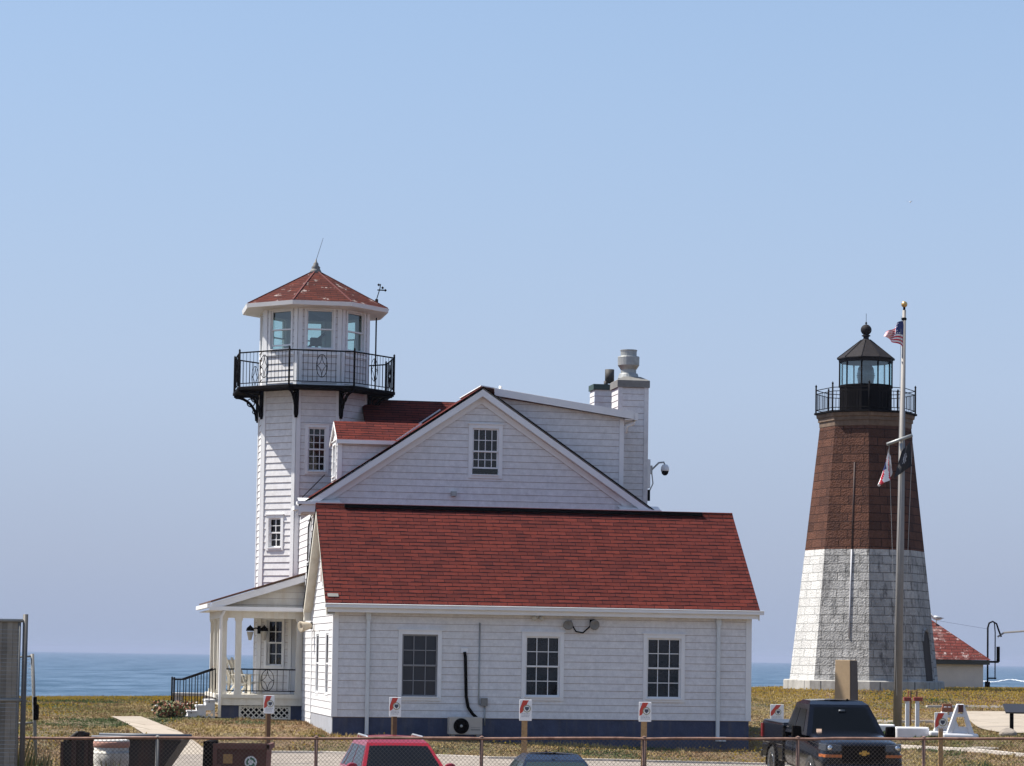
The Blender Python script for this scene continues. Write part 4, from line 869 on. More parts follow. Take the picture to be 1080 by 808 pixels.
def sea_mat():
    m = bpy.data.materials.new('sea_water'); m.use_nodes = True; nt = m.node_tree; b = nt.nodes['Principled BSDF']
    b.inputs['Roughness'].default_value = .4; b.inputs['Specular IOR Level'].default_value = .12
    tc = nt.nodes.new('ShaderNodeTexCoord'); mp = nt.nodes.new('ShaderNodeMapping'); mp.inputs['Scale'].default_value = (.1, .32, 1); nt.links.new(tc.outputs['Object'], mp.inputs[0])
    n = nt.nodes.new('ShaderNodeTexNoise'); n.inputs['Scale'].default_value = 1; n.inputs['Detail'].default_value = 8; n.inputs['Roughness'].default_value = .62; nt.links.new(mp.outputs[0], n.inputs['Vector'])
    bp = nt.nodes.new('ShaderNodeBump'); bp.inputs['Strength'].default_value = .8; bp.inputs['Distance'].default_value = .9; nt.links.new(n.outputs['Fac'], bp.inputs['Height']); nt.links.new(bp.outputs[0], b.inputs['Normal'])
    mp2 = nt.nodes.new('ShaderNodeMapping'); mp2.inputs['Scale'].default_value = (.05, .012, 1); nt.links.new(tc.outputs['Object'], mp2.inputs[0])
    n2 = nt.nodes.new('ShaderNodeTexNoise'); n2.inputs['Scale'].default_value = 1; n2.inputs['Detail'].default_value = 12; n2.inputs['Roughness'].default_value = .8; nt.links.new(mp2.outputs[0], n2.inputs['Vector'])
    cr = nt.nodes.new('ShaderNodeValToRGB'); e = cr.color_ramp.elements; e[0].position = .42; e[0].color = (.018, .055, .095, 1); e[1].position = .58; e[1].color = (.085, .14, .21, 1)
    nt.links.new(n2.outputs['Fac'], cr.inputs[0]); nt.links.new(cr.outputs[0], b.inputs['Base Color'])
    return m
tag(sea.build('sea', sea_mat()), kind='structure')
# breaking wave line
wv = MB(); wm = M('sea_foam', (.75, .77, .78), .8, noise=.1)
for k in range(60):
    p = at(1036 + k * 1.6, 718.5 - 2.4 * math.sin(k * .12) * (k / 60) , 1); r = ray(1036 + k * 1.6, 718.2 + 1.2 * math.sin(k * .25)); tt = (-5.7 - CZ) / r.z; c = Vector((0, 0, CZ)) + r * tt
    s_ = random.uniform(.6, 1.1); wv.lathe([(0, -.9 * s_), (.9, -.2), (1.1 * s_, .1), (.6, .3 * s_), (0, .42 * s_)], c, 8, smooth=True)
tag(wv.build('sea_foam', wm), 'line of white foam where a wave breaks at right', kind='stuff')

# ================================================================== grass tufts
noise_rng = np.random.default_rng(3)
def vnoise(x, y, s, seed):
    r = np.random.default_rng(seed); T = r.random((64, 64)); x = x / s + 1000; y = y / s + 1000; i = np.floor(x).astype(int); j = np.floor(y).astype(int); fx = x - i; fy = y - j
    fx = fx * fx * (3 - 2 * fx); fy = fy * fy * (3 - 2 * fy); g = lambda a, b: T[a % 64, b % 64]
    return (g(i, j) * (1 - fx) + g(i + 1, j) * fx) * (1 - fy) + (g(i, j + 1) * (1 - fx) + g(i + 1, j + 1) * fx) * fy
def gmat(n, c): return M(n, c, .9)
gmats = [gmat('grass_straw', (.35, .26, .09)), gmat('grass_brown', (.25, .16, .07)), gmat('grass_olive', (.19, .17, .05)), gmat('grass_green', (.06, .095, .025)), gmat('grass_tan', (.42, .32, .15)), gmat('grass_reddish', (.25, .15, .07)), gmat('grass_golden', (.36, .26, .05))]
N = 400000
ty = 55 + (133 - 55) * noise_rng.random(N) ** .85; tx = (noise_rng.random(N) - .5) * 2 * (.205 * ty + 1.5)
keep = np.ones(N, bool)
c, s_ = math.cos(TH), math.sin(TH); du, dv = tx - HO.x, ty - HO.y; hu, hv = du * c + dv * s_, -du * s_ + dv * c
keep &= ~((hu > -.1) & (hu < WL + .1) & (hv > -.12) & (hv < 5.8)); keep &= ~((hu > -.05) & (hu < 10) & (hv > 5) & (hv < 15)); keep &= ~((hu > -2.7) & (hu < .3) & (hv > 8.35) & (hv < 14.6))
for poly in (path_poly, road_poly, patch1): 
    pl = [(p[0], p[1]) for p in poly]; ok = np.array([not inpoly(a, b, pl) for a, b in zip(tx, ty)]); keep &= ok
keep &= np.hypot(tx - LB.x, ty - LB.y) > 3.3
keep &= ty < edge_y(tx) + 1.5
tx, ty = tx[keep], ty[keep]; tz = gh_arr(tx, ty); n_t = len(tx)
big = vnoise(tx, ty * .55, 3.5, 1); med = vnoise(tx, ty * .7, .9, 2); v_ = np.clip((big * .6 + med * .4 - .5) * 1.7 + .5, 0, 1)
green = (vnoise(tx, ty * .45, 4, 5) * .6 + vnoise(tx, ty * .6, 1.3, 6) * .4 - .5) * 1.5 + .5
far = np.clip((ty - 100) / 20, 0, 1)
rnd = noise_rng.random(n_t)
red_ = vnoise(tx, ty * .35, 6, 21) * .7 + vnoise(tx, ty * .6, 1.5, 22) * .3
mi = np.where(green + rnd * .25 > .88, 3, np.where(v_ + (rnd - .5) * .5 < .34, 2, np.where(v_ + (rnd - .5) * .5 < .60, 1, np.where(rnd < .75, 0, 4))))
hgt = (.018 + .032 * noise_rng.random(n_t)) * (.6 + .9 * med) * (1 + 2.6 * far * noise_rng.random(n_t))
mi = np.where((red_ > .64) & (rnd < .55) & (mi != 3), 5, mi); mi = np.where((far > .2) & (rnd < .30 * far) & (mi != 3), 6, mi)
kd = np.full(n_t, 9.)
for a_k, b_k in zip(kl[:-1], kl[1:]):
    ex_, ey_ = b_k.x - a_k.x, b_k.y - a_k.y; q_ = np.clip(((tx - a_k.x) * ex_ + (ty - a_k.y) * ey_) / (ex_ ** 2 + ey_ ** 2 + 1e-9), 0, 1); kd = np.minimum(kd, np.hypot(tx - a_k.x - q_ * ex_, ty - a_k.y - q_ * ey_))
nk_ = (kd < .5) & (vnoise(tx, ty, .9, 12) > .45); mi = np.where(nk_ & (rnd < .7), 3, mi); hgt = np.where(nk_, hgt * 2.2, hgt)
nh_ = (hu[keep] > -.6) & (hu[keep] < 12.5) & (hv[keep] > -.6) & (hv[keep] < 6); hgt = np.where(nh_ & (med > .5), hgt * 2.2, hgt)
clump = vnoise(tx, ty, .5, 14) * .6 + vnoise(tx, ty, .22, 15) * .4; hgt = np.minimum(hgt * (.6 + .9 * clump) * (1 + .8 * (clump > .74) * (far < .3)), .05 + .10 * rnd + .05 * far)
nb_ = 3; ang = noise_rng.random((n_t, nb_)) * 6.283; rad = noise_rng.random((n_t, nb_)) * .07; lean = (noise_rng.random((n_t, nb_, 2)) - .5) * .1; wdt = .010 + .014 * noise_rng.random((n_t, nb_))
bx = tx[:, None] + rad * np.cos(ang); by = ty[:, None] + rad * np.sin(ang); bz = np.repeat(tz[:, None], nb_, 1) - .01
fa = noise_rng.random((n_t, nb_)) * 3.14; ex, ey = np.cos(fa) * wdt, np.sin(fa) * wdt; hh = hgt[:, None] * (.6 + .7 * noise_rng.random((n_t, nb_)))
Vt = np.stack([np.stack([bx - ex, by - ey, bz], -1), np.stack([bx + ex, by + ey, bz], -1), np.stack([bx + lean[..., 0], by + lean[..., 1], bz + hh], -1)], 2).reshape(-1, 3)
def tri_mesh(name, V_, mis, mats):
    me = bpy.data.meshes.new(name); nf_ = len(V_) // 3; me.vertices.add(len(V_)); me.vertices.foreach_set('co', V_.astype(np.float32).ravel()); me.loops.add(len(V_)); me.loops.foreach_set('vertex_index', np.arange(len(V_), dtype=np.int32))
    me.polygons.add(nf_); me.polygons.foreach_set('loop_start', np.arange(0, len(V_), 3, dtype=np.int32)); me.polygons.foreach_set('material_index', mis.astype(np.int32))
    for m in mats: me.materials.append(m)
    me.update(calc_edges=True); o = bpy.data.objects.new(name, me); COL.objects.link(o); return o
tag(tri_mesh('grass', Vt, np.repeat(mi, nb_), gmats), 'dry brown and green meadow grass over the headland', kind='stuff')
# yellow wildflowers
NF = 60000
fy = 58 + 72 * noise_rng.random(NF) ** .6; fx = (noise_rng.random(NF) - .5) * 2 * (.2 * fy + 1)
fd = vnoise(fx, fy * .4, 4, 9) * .6 + vnoise(fx, fy * .5, 1.1, 10) * .4
kf = (fd + .55 * np.clip((fy - 88) / 30, 0, 1) + noise_rng.random(NF) * .35 > .93) & (fy < edge_y(fx) + .5)
du, dv = fx - HO.x, fy - HO.y; hu, hv = du * c + dv * s_, -du * s_ + dv * c
kf &= ~((hu > -2.9) & (hu < 12.2) & (hv > -.3) & (hv < 15)); kf &= np.hypot(fx - LB.x, fy - LB.y) > 3.5
for poly in (path_poly, road_poly, patch1):
    pl = [(p[0], p[1]) for p in poly]; kf &= np.array([not inpoly(a, b, pl) for a, b in zip(fx, fy)])
fx, fy = fx[kf], fy[kf]; fz = gh_arr(fx, fy) + .03 + .1 * noise_rng.random(len(fx)); sz = .018 + .022 * noise_rng.random(len(fx)); a_ = noise_rng.random(len(fx)) * 6.28
tri = []
for k in range(2):
    a2 = a_ + k * 1.6; tri.append(np.stack([np.stack([fx - np.cos(a2) * sz, fy - np.sin(a2) * sz, fz - sz * .3], -1), np.stack([fx + np.cos(a2) * sz, fy + np.sin(a2) * sz, fz - sz * .2], -1), np.stack([fx, fy, fz + sz], -1)], 1).reshape(-1, 3))
Vf = np.concatenate(tri); tag(tri_mesh('yellow_wildflowers', Vf, np.zeros(len(Vf) // 3), [M('petal_yellow', (.55, .38, .04), .8)]), 'yellow wildflowers scattered through the dry grass', kind='stuff')

# ================================================================== flower shrub + low wall at far left
def shrub(label, p, w, h, seed, mats, n=900, group=None, leaf=.05):
    rg = random.Random(seed); t = thing('flowering_shrub', label, 'shrub', p, 0, group)
    mb = MB(); fl = MB()
    for k in range(7):
        a = rg.uniform(0, 6.28); mb.tube([(0, 0, -.05), (math.cos(a) * w * .2, math.sin(a) * w * .2, h * .4), (math.cos(a) * w * .4, math.sin(a) * w * .35, h * .8)], [.02, .012, .006], 4, 0)
    st = mb.build('stem', woodd, t); mb = MB()
    blobs = [(rg.uniform(-.7, .7) * w / 2, rg.uniform(-.6, .6) * w / 2, rg.uniform(.35, .75) * h, rg.uniform(.18, .3) * w) for _ in range(9)]
    for k in range(n):
        bx_, by_, bz_, br_ = rg.choice(blobs); v = Vector((rg.gauss(0, 1), rg.gauss(0, 1), rg.gauss(0, .8))).normalized() * br_ * rg.uniform(.6, 1.05)
        q = Vector((bx_, by_, bz_)) + v; q.z = max(.02, min(q.z, h * 1.05)); d = Vector((rg.gauss(0, 1), rg.gauss(0, 1), rg.gauss(0, 1))).normalized(); e_ = d.orthogonal().normalized(); s = leaf * rg.uniform(.6, 1.3)
        isf = rg.random() < .045; tgt = fl if isf else mb
        tgt.face([q - e_ * s, q + d * s * 1.5, q + e_ * s, q - d * s * .3], rg.randrange(3) if not isf else 0)
    mb.build('foliage', mats[:3], t); fl.build('blossom', mats[3], t); return t
lv = [M('leaf_green', (.05, .08, .025), .8), M('leaf_olive', (.16, .13, .05), .8), M('leaf_red', (.24, .09, .05), .8), M('rose_white', (.75, .72, .68), .8)]
p = G(177, 757); shrub('red and green rose bush with white blooms left of the porch steps', p, 1.0, .46, 4, lv)
p = G(197, 755.5); shrub('small rose bush with white flowers nearest the porch steps', p, .8, .42, 5, lv, 500)
p = G(168, 752); shrub('low reddish rose bush at the end of the pale stone bench', p, .6, .4, 8, lv, 350)
p = G(182, 748); p2 = Vector((p.x, p.y + 6, gh(p.x, p.y + 6)))
t = thing('stone_bench', 'long pale stone bench slab behind the rose bushes left of the porch', 'bench', p2, 0)
w_ = 22 * p2.y / F
mb = MB(); mb.box(-w_, w_, -.25, .25, .33, .45); mb.build('seat', M('pale_stone', (.45, .43, .40), .8, noise=.15), t, bevel=.02)
for s in (-1, 1): mb = MB(); mb.box(s * w_ * .7 - .12, s * w_ * .7 + .12, -.2, .2, -.1, .33); mb.build('leg', M('pale_stone_leg', (.4, .38, .35), .8), t)

# ================================================================== warning signs on wooden stakes
sw, sred, sdk, sol, sgry = M('sign_white', (.74, .74, .74), .5), M('sign_red', (.5, .05, .03), .5), M('sign_dark', (.05, .06, .08), .5), M('sign_olive', (.30, .29, .16), .6), M('sign_grey', (.34, .35, .37), .5)
SG = 'notice signs on wooden stakes along the lawn'
def sign(label, px, top, Y, w=.30, hgt_=.43, stake_m=None, double=False, tilt=0):
    c = at(px, top, Y); g = gh(c.x, c.y); t = thing('notice_sign', label, 'sign', (c.x, c.y, g), 0, SG); H = c.z - g
    mb = MB(); mb.box(-.045, .045, .0, .05, -.2, H - .08); mb.build('stake', stake_m or wood, t)
    if double: mb = MB(); mb.box(-.085, -.048, .0, .03, -.1, H - .1); mb.build('stake', wood, t)
    mb = MB(); mb.box(-w / 2, w / 2, -.02, -.002, H - hgt_, H); pn = mb.build('panel', sw, t, bevel=.008); pn.rotation_euler.y = 0
    mb = MB(); y = -.024; z1 = H - .012
    mb.face([(-w / 2 + .01, y, z1 - .30), (-w / 2 + .01 + .06, y, z1 - .27), (w / 2 - .07, y, z1), (w / 2 - .20, y, z1), (-w / 2 + .01, y, z1 - .19)], 0)
    mb.build('stripe', sred, pn)
    cx_, cz_ = .03, H - .20; mb = MB(); y = -.029
    ring = lambda r, n=16: [(cx_ + r * math.cos(a * 2 * math.pi / n), cz_ + r * math.sin(a * 2 * math.pi / n)) for a in range(n)]
    mb.face([(x_, y, z_) for x_, z_ in ring(.085)], 0); mb.face([(x_, y - .003, z_) for x_, z_ in ring(.066)], 2); mb.face([(cx_ - .045, y - .006, cz_ + .04), (cx_ - .045, y - .006, cz_ - .01), (cx_, y - .006, cz_ - .055), (cx_ + .045, y - .006, cz_ - .01), (cx_ + .045, y - .006, cz_ + .04)], 1)
    mb.build('crest', [sol, sdk, sw], pn)
    mb = MB()
    for r_ in range(3):
        z = H - .32 - .033 * r_; x_ = -w / 2 + .05
        rg = random.Random(int(px) + r_)
        while x_ < w / 2 - .06:
            l = rg.uniform(.012, .035); mb.face([(x_, y + .005, z), (x_ + l, y + .005, z), (x_ + l, y + .005, z + .014), (x_, y + .005, z + .014)]); x_ += l + .01
    mb.build('fine_print', sgry, pn); return t
sign('notice sign with red stripe and crest in front of the porch lattice', 284, 733.5, 66, .26, .44, woodd, True)
sign('notice sign on a stake just above the red car roof, left of the curtained window', 417, 735.5, 62, .27, .44, woodd, True)
sign('notice sign on a pale stake below the middle wing window', 554.5, 738, 61, .28, .47, wood, True)
sign('notice sign on a pale stake below the right wing window', 680.5, 740.5, 61, .28, .44, wood, True)
sign('notice sign half hidden behind the dark pickup bed', 819.5, 743, 72, .36, .46, wood)
sign('notice sign on a pale stake in front of the white A-frame barricade', 992.5, 751.5, 56, .27, .33, wood)

# ================================================================== right side furniture
p = at(892, 757, 84); g = gh(p.x, p.y)
t = thing('stone_monument', 'tall tapered beige slab monument behind the dark pickup', 'monument', (10.42, 84, g), R(-24))
H = 3.36 - g
mb = MB(); mb.hexa([(-.34, -.2, -.2), (.20, -.2, -.2), (.28, .4, -.2), (-.36, .3, -.2), (-.31, -.16, H), (.16, -.16, H), (.22, .36, H), (-.31, .25, H)]); mb.build('slab', M('beige_sandstone', (.52, .37, .22), .85, noise=.12, nscale=3), t, bevel=.01)
mb = MB(); mb.hexa([(.205, -.196, -.2), (.22, -.19, -.2), (.30, .4, -.2), (.285, .4, -.2), (.166, -.156, H - .02), (.18, -.15, H - .02), (.24, .36, H - .02), (.226, .36, H - .02)]); mb.build('side_shade', M('painted_side_shade', (.05, .035, .03), .6), t)  # dark sheet that paints in the shade of the slab's right side
mb = MB(); mb.box(-.5, .5, -.35, .65, -.3, .06); mb.build('base', kerbm, t)

ped = G(961, 778); 
wp = M('white_barrier_paint', (.70, .71, .74), .6, noise=.12, nscale=3)
def barrier(label, pxa, pxb, ptop, ybot, dep=.5):
    Y = G((pxa + pxb) / 2, ybot).y + dep / 2
    a, b = at(pxa, ptop, Y), at(pxb, ptop, Y); cx_ = (a.x + b.x) / 2; g = gh(cx_, Y); w = b.x - a.x; H = a.z - g
    t = thing('road_barrier', label, 'barrier', (cx_, Y, g), 0)
    mb = MB(); mb.box(-w / 2, w / 2, -dep / 2, dep / 2, -.1, H); mb.build('body', wp, t, bevel=.05); return t
barrier('white rectangular barrier block at the foot of the flagpole, nearest the camera', 944, 979, 766.5, 778)
barrier('low white barrier beam running behind the pickup mirror', 912, 943, 763.5, 772.5)
for i, (px, lab) in enumerate(((957, 'slim white post with red cap nearer the flagpole'), (967.5, 'slim white post with red cap farther from the flagpole'))):
    a = at(px, 736, 86.0 + .3 * i); g = gh(a.x, a.y); t = thing('marker_post', lab, 'post', (a.x, a.y, g), 0, 'white posts with red caps'); H = a.z - g
    mb = MB(); mb.box(-.06, .06, -.06, .06, 0, H - .1); mb.build('post', wp, t, bevel=.01)
    mb = MB(); mb.box(-.12, .12 + .04 * i, -.09, .09, H - .1, H + .02); mb.tube([(.03, 0, H), (.03, 0, H + .22 if i == 0 else H + .03)], .02, 5); mb.build('cap', M('faded_red', (.26, .05, .04), .7), t, bevel=.01)
# wooden crosspiece stakes further back
a = at(962, 729, 92)
t = thing('survey_stake', 'pair of thin brown stakes behind the white posts', 'stake', (a.x, 92, gh(a.x, 92)), 0); H = a.z - gh(a.x, 92)
for dx in (-.05, .15): mb = MB(); mb.tube([(dx, 0, 0), (dx, 0, H)], .03, 5); mb.build('stake', woodd, t)
# A-frame barricades
def aframe(label, px, ytop, ybot, Y, half, light=None):
    c = at(px, ybot, Y); g = gh(c.x, Y); top = at(px, ytop, Y).z - g; t = thing('a_frame_barricade', label, 'barricade', (c.x, Y, g), 0, 'white plastic A-frame barricades')
    w = half; th = .09; mb = MB()
    for s in (-1, 1):
        mb.hexa([(s * w, -th, .1), (s * (w - .16), -th, .1), (s * (w - .16), th, .1), (s * w, th, .1), (s * .10, -th, top), (0, -th, top), (0, th, top), (s * .10, th, top)][::1])
    mb.box(-.17, .17, -th * .95, th * .95, top * .62, top * .72)
    mb.build('frame', wp, t, bevel=.02)
    mb = MB(); mb.box(-w - .1, w + .1, -.16, .16, 0, .15); mb.build('foot', wp, t, bevel=.05)
    mb = MB(); mb.box(-w * .55, w * .55, -.03, .03, .16, top * .35); mb.build('web', wp, t)
    if light == 'dark': mb = MB(); mb.box(-.07, .07, -.12, -.092, top - .24, top - .02); mb.build('reflector', M('dark_red_reflector', (.09, .025, .02), .5), t)
    else: mb = MB(); mb.box(-.16, .16, -.1, .1, top - .16, top - .03); mb.box(-.13, .14, -.08, .08, top - .03, top + .07); mb.build('warning_lamp', M('faded_orange_lens', (.30, .11, .055), .6), t)
    return t
aframe('white A-frame barricade with a dark reflector, in front', 1012.5, 742.5, 777, 79, .42, 'dark')
aframe('white A-frame barricade with a faded orange lamp, behind', 998.5, 745, 775.5, 81, .42)
# interpretive panel
a = at(1076, 744, 80); g = gh(a.x, 80); t = thing('interpretive_panel', 'dark tilted information panel on two posts at the right edge', 'panel', (a.x, 80, g), 0); H = a.z - g
mb = MB(); mb.obox((-.48, -.3, H - .24), (.95, 0, 0), (0, .5, .24), (0, -.02, .04)); mb.build('board', M('panel_black', (.03, .03, .035), .35), t)
mb = MB(); mb.obox((-.2, -.2, H - .24 + .048 + .042), (.45, 0, 0), (0, .28, .134), (0, -.001, .002)); mb.build('picture', M('panel_picture', (.16, .19, .2), .4, noise=.5, nscale=8), t)
for x_ in (-.25, .22): mb = MB(); mb.box(x_ - .05, x_ + .05, -.05, .05, -.1, H - .1); mb.build('post', blackm, t)
def rock(label, p, r, seed, mat):
    rg = random.Random(seed); bm = bmesh.new(); bmesh.ops.create_icosphere(bm, subdivisions=3, radius=r)
    for v in bm.verts: v.co *= 1 + .12 * math.sin(v.co.x / r * 3 + seed) * math.cos(v.co.y / r * 4) + rg.uniform(-.03, .03); v.co.z *= .65
    me = bpy.data.meshes.new('rock'); bm.to_mesh(me); bm.free(); me.materials.append(mat); o = bpy.data.objects.new('rock', me); COL.objects.link(o); o.location = p; return tag(o, label, 'rock')
rm_ = M('grey_tan_rock', (.30, .26, .22), .9, noise=.3, nscale=4, bump=.4)
p = G(1063, 776); rock('rounded grey boulder in the grass before the information panel', p + Z * .05, .27, 2, rm_)
p = G(1035, 790.5); o = rock('flat pale stone lying in the grass by the right kerb', p, .3, 5, rm_); o.scale = (1.6, .7, .4)

# ================================================================== chain-link fence along the front
FY = 50.0; rail_l, rail_r = at(-30, 778.3, FY), at(1110, 779.5, FY)
rusty = M('rusty_rail', (.26, .15, .11), .7, .2, noise=.5, nscale=6, dirt=(.10, .035, .02, .9)); rustd = M('rusty_post', (.17, .10, .08), .8, noise=.4, nscale=5); wire = M('wire_grey', (.15, .125, .10), .7, .2)
t = thing('chain_link_fence', 'low rusty chain-link fence along the whole foreground', 'fence', (0, FY, .5), 0)
def fz_(x): return rail_l.z + (rail_r.z - rail_l.z) * (x - rail_l.x) / (rail_r.x - rail_l.x) - .5
mb = MB(); n_ = 40; rg = random.Random(4)
mb.tube([(rail_l.x + (rail_r.x - rail_l.x) * k / n_, 0, fz_(rail_l.x + (rail_r.x - rail_l.x) * k / n_) + rg.uniform(-.008, .008)) for k in range(n_ + 1)], .027, 6); mb.build('top_rail', rusty, t)
for px in (-3, 166, 333.5, 508, 679.5, 841.7, 974.5):
    a = at(px, 779, FY); mb = MB(); h_ = fz_(a.x); mb.tube([(a.x, .02, -.6), (a.x, .02, h_ + .02)], .033, 8); mb.lathe([(.04, h_), (.045, h_ + .03), (0, h_ + .055)], (a.x, .02, 0), 8); mb.build('fence_post', rustd if px > 300 else galvr, t)
mb = MB(); x = rail_l.x - 1.6; dz = 1.45
while x < rail_r.x:
    for sg in (0, 1):
        xa, xb = (x, x + dz) if sg else (x + dz, x); y = -.004 if sg else .006
        if max(xa, xb) < rail_l.x or min(xa, xb) > rail_r.x: continue
        ca, cb = fz_(xa) - .02 - dz, fz_(xb) - .02
        p, q = Vector((xa, y, ca)), Vector((xb, y, cb)); e_ = Vector((0, .0017, 0)); f_ = Vector((.0017, 0, .0017 * (-1 if sg else 1)))
        mb.hexa([p - e_ - f_, p + e_ - f_, p + e_ + f_, p - e_ + f_, q - e_ - f_, q + e_ - f_, q + e_ + f_, q - e_ + f_])
    x += .078
mb.build('mesh', wire, t)

# tall slatted fence panel at the left edge
a = at(27, 651, 46); g = gh(a.x, 46); H = a.z - g
t = thing('tall_slatted_fence', 'tall chain-link fence panel with grey privacy slats at the left edge', 'fence', (a.x, 46, g), 0)
mb = MB(); mb.tube([(0, 0, -.1), (0, 0, H + .05)], .045, 8); mb.build('fence_post', M('dark_grey_post', (.10, .095, .09), .6, .2, noise=.2), t)
mb = MB(); mb.tube([(-.10, .0, -.1), (-.10, .0, H - .05)], .028, 8); mb.build('fence_post', galvr, t)
mb = MB()
for z in (H - .06, H - 1.4): mb.tube([(0, 0, z), (-3, -.9, z)], .03, 6)
mb.build('rail', galv, t)
mb = MB(); sl1 = 0
for k in range(34):
    u = .12 + k * .085; mb.obox((-u, -.3 * u + .03, -.05), (-.084, -.0252, 0), (0, -.006 - .012 * (k % 2), 0), (0, 0, H - .02 + random.uniform(-.02, .0)), random.choice((0, 0, 1)))
sm1 = M('privacy_slat_grey', (.30, .27, .22), .7, noise=.25, nscale=3); sm2 = M('privacy_slat_tan', (.22, .20, .165), .7, noise=.3, nscale=3)
mb.build('privacy_slats', [sm1, sm2], t)
mb = MB()
for k in range(46): z = .05 + k * (H - .2) / 46; mb.tube([(-.1, -.05, z), (-2.9, -.89, z)], .0035, 3, cap=False)
mb.build('mesh', galv, t)
mb = MB(); mb.obox((-.42, -.20, .4), (-.03, -.01, 0), (0, -.03, 0), (0, 0, H - .7)); mb.obox((-.38, -.22, H - 1.7), (-.12, -.03, 0), (0, -.04, 0), (0, 0, .2)); mb.build('gate_latch', galvr, t)
# narrow leaning gate next to it
a = at(34, 692, 60); b = at(40, 776, 60); g = gh(b.x, 60)
t = thing('leaning_gate_post', 'leaning pipe post with chain-link scrap beside the tall slatted fence', 'fence', (b.x, 60, g), 0); H = a.z - g; dx = a.x - b.x
mb = MB(); mb.tube([(0, 0, 0), (dx, 0, H + .05)], .04, 8); mb.build('post', galvr, t)
mb = MB(); mb.tube([(dx, 0, H), (dx - .35, -.1, H - .03)], .022, 6); mb.tube([(dx * .5, 0, H * .48), (dx * .5 - .4, -.1, H * .47)], .022, 6); mb.build('rail', galvr, t)
mb = MB()
for k in range(8): mb.tube([(dx - .02, -.01, H - .05 - k * .12), (dx - .3, -.08, H - .17 - k * .12)], .004, 3); mb.tube([(dx - .3, -.08, H - .05 - k * .12), (dx - .02, -.01, H - .17 - k * .12)], .004, 3)
mb.build('mesh', galv, t)
mb = MB(); mb.box(dx * .6 - .0, dx * .6 + .1, -.06, .06, H * .5, H * .62); mb.box(dx * .65, dx * .65 + .06, -.06, .06, H * .62, H * .68); mb.build('latch', darkm, t)

# ================================================================== dumpsters and barrel
yc = 56.0; a, b = at(66, 777, yc), at(192, 777, yc); g = gh(a.x, yc); H = a.z - g
t = thing('open_skip', 'large black open-top skip with a sloping end behind the white barrel', 'dumpster', ((a.x + b.x) / 2, yc, g), 0); w = (b.x - a.x) / 2
sk = M('scuffed_black_steel', (.016, .013, .012), .75, .0, noise=.5, nscale=4, dirt=(.09, .035, .02, .8))
def openbox(mb, x0b, x1b, x0t, x1t, y0, y1, h, th=.05, z0=.12):
    B_ = [(x0b, y0), (x1b, y0), (x1b, y1), (x0b, y1)]; T_ = [(x0t, y0), (x1t, y0), (x1t, y1), (x0t, y1)]
    for k in range(4):
        j = (k + 1) % 4; mb.face([(*B_[k], z0), (*B_[j], z0), (*T_[j], h), (*T_[k], h)])
        s = lambda p, q=th: (p[0] * (1 - q), y0 + (p[1] - y0) * (1 - 2 * q) + q * (y1 - y0))
        mb.face([(*s(T_[k]), h), (*s(T_[j]), h), (*s(B_[j]), z0 + .1), (*s(B_[k]), z0 + .1)]); mb.face([(*T_[k], h), (*T_[j], h), (*s(T_[j]), h), (*s(T_[k]), h)])
    mb.face([(*B_[0], z0), (*B_[1], z0), (*B_[2], z0), (*B_[3], z0)][::-1]); mb.face([(x0b * .95, y0 + .1, z0 + .1), (x1b * .95, y0 + .1, z0 + .1), (x1b * .95, y1 - .1, z0 + .1), (x0b * .95, y1 - .1, z0 + .1)])
mb = MB(); openbox(mb, -w + .05, w - .75, -w + .02, w, 0, 1.7, H - .03); mb.build('body', sk, t)
mb = MB(); mb.tube([(-w + .6, -.02, H), (w, -.02, H)], .04, 6); mb.tube([(-w + .5, 1.7, H), (w, 1.7, H)], .04, 6); mb.build('rim', M('blue_grey_rim', (.10, .11, .13), .5), t)
mb = MB(); mb.box(-w - .03, -w + .03, -.05, .02, .3, H - .1); mb.box(-w + .2, -w + .3, -.06, .0, .2, H); mb.box(-w + .46, -w + .54, -.06, .0, .2, H); mb.build('side_rib', M('rust_brown', (.05, .024, .018), .8, noise=.5), t)
mb = MB(); mb.box(-w + .32, -w + .44, -.05, .1, H - .1, H + .12); mb.tube([(-w + .1, 0, H - .1), (-w + .3, 0, H + .08), (-w + .55, 0, H + .05)], .05, 6); mb.build('hinge', sk, t)
mb = MB(); mb.face([(-w + .65, -.012, H - .5), (-w + .85, -.012, H - .5), (-w + .85, -.012, H - .3), (-w + .65, -.012, H - .3)]); mb.face([(-w + .65, -.012, H - .72), (-w + .85, -.012, H - .72), (-w + .85, -.012, H - .52), (-w + .65, -.012, H - .52)], 1)
mb.build('sticker', [sgry, M('sticker_yellow', (.45, .30, .04), .6)], t)
mb = MB(); mb.box(-w + .1, w - .8, .1, .3, 0, .12); mb.box(-w + .1, w - .8, 1.4, 1.6, 0, .12); mb.build('skid', rustd, t)
a, b = at(98.5, 780, 51), at(137, 780, 51); g = gh(a.x, 51); H = a.z - g; r_ = (b.x - a.x) / 2
t = thing('barrel', 'weathered white ribbed barrel with a faded red rim in front of the black skip', 'barrel', ((a.x + b.x) / 2, 51, g), 0)
pr = [(r_ * .93, 0), (r_ * .95, .05)]
z = .05
while z < H - .36: pr += [(r_ * .97, z + .1), (r_ * .93, z + .14), (r_ * .97, z + .18)]; z += .22
pr += [(r_ * .93, H - .3), (r_ * .92, H - .22), (r_ * .96, H - .14)]
mb = MB(); mb.lathe(pr, (0, 0, 0), 28); mb.build('body', M('weathered_white', (.55, .53, .48), .8, noise=.25, nscale=3, dirt=(.22, .15, .10, .8)), t)
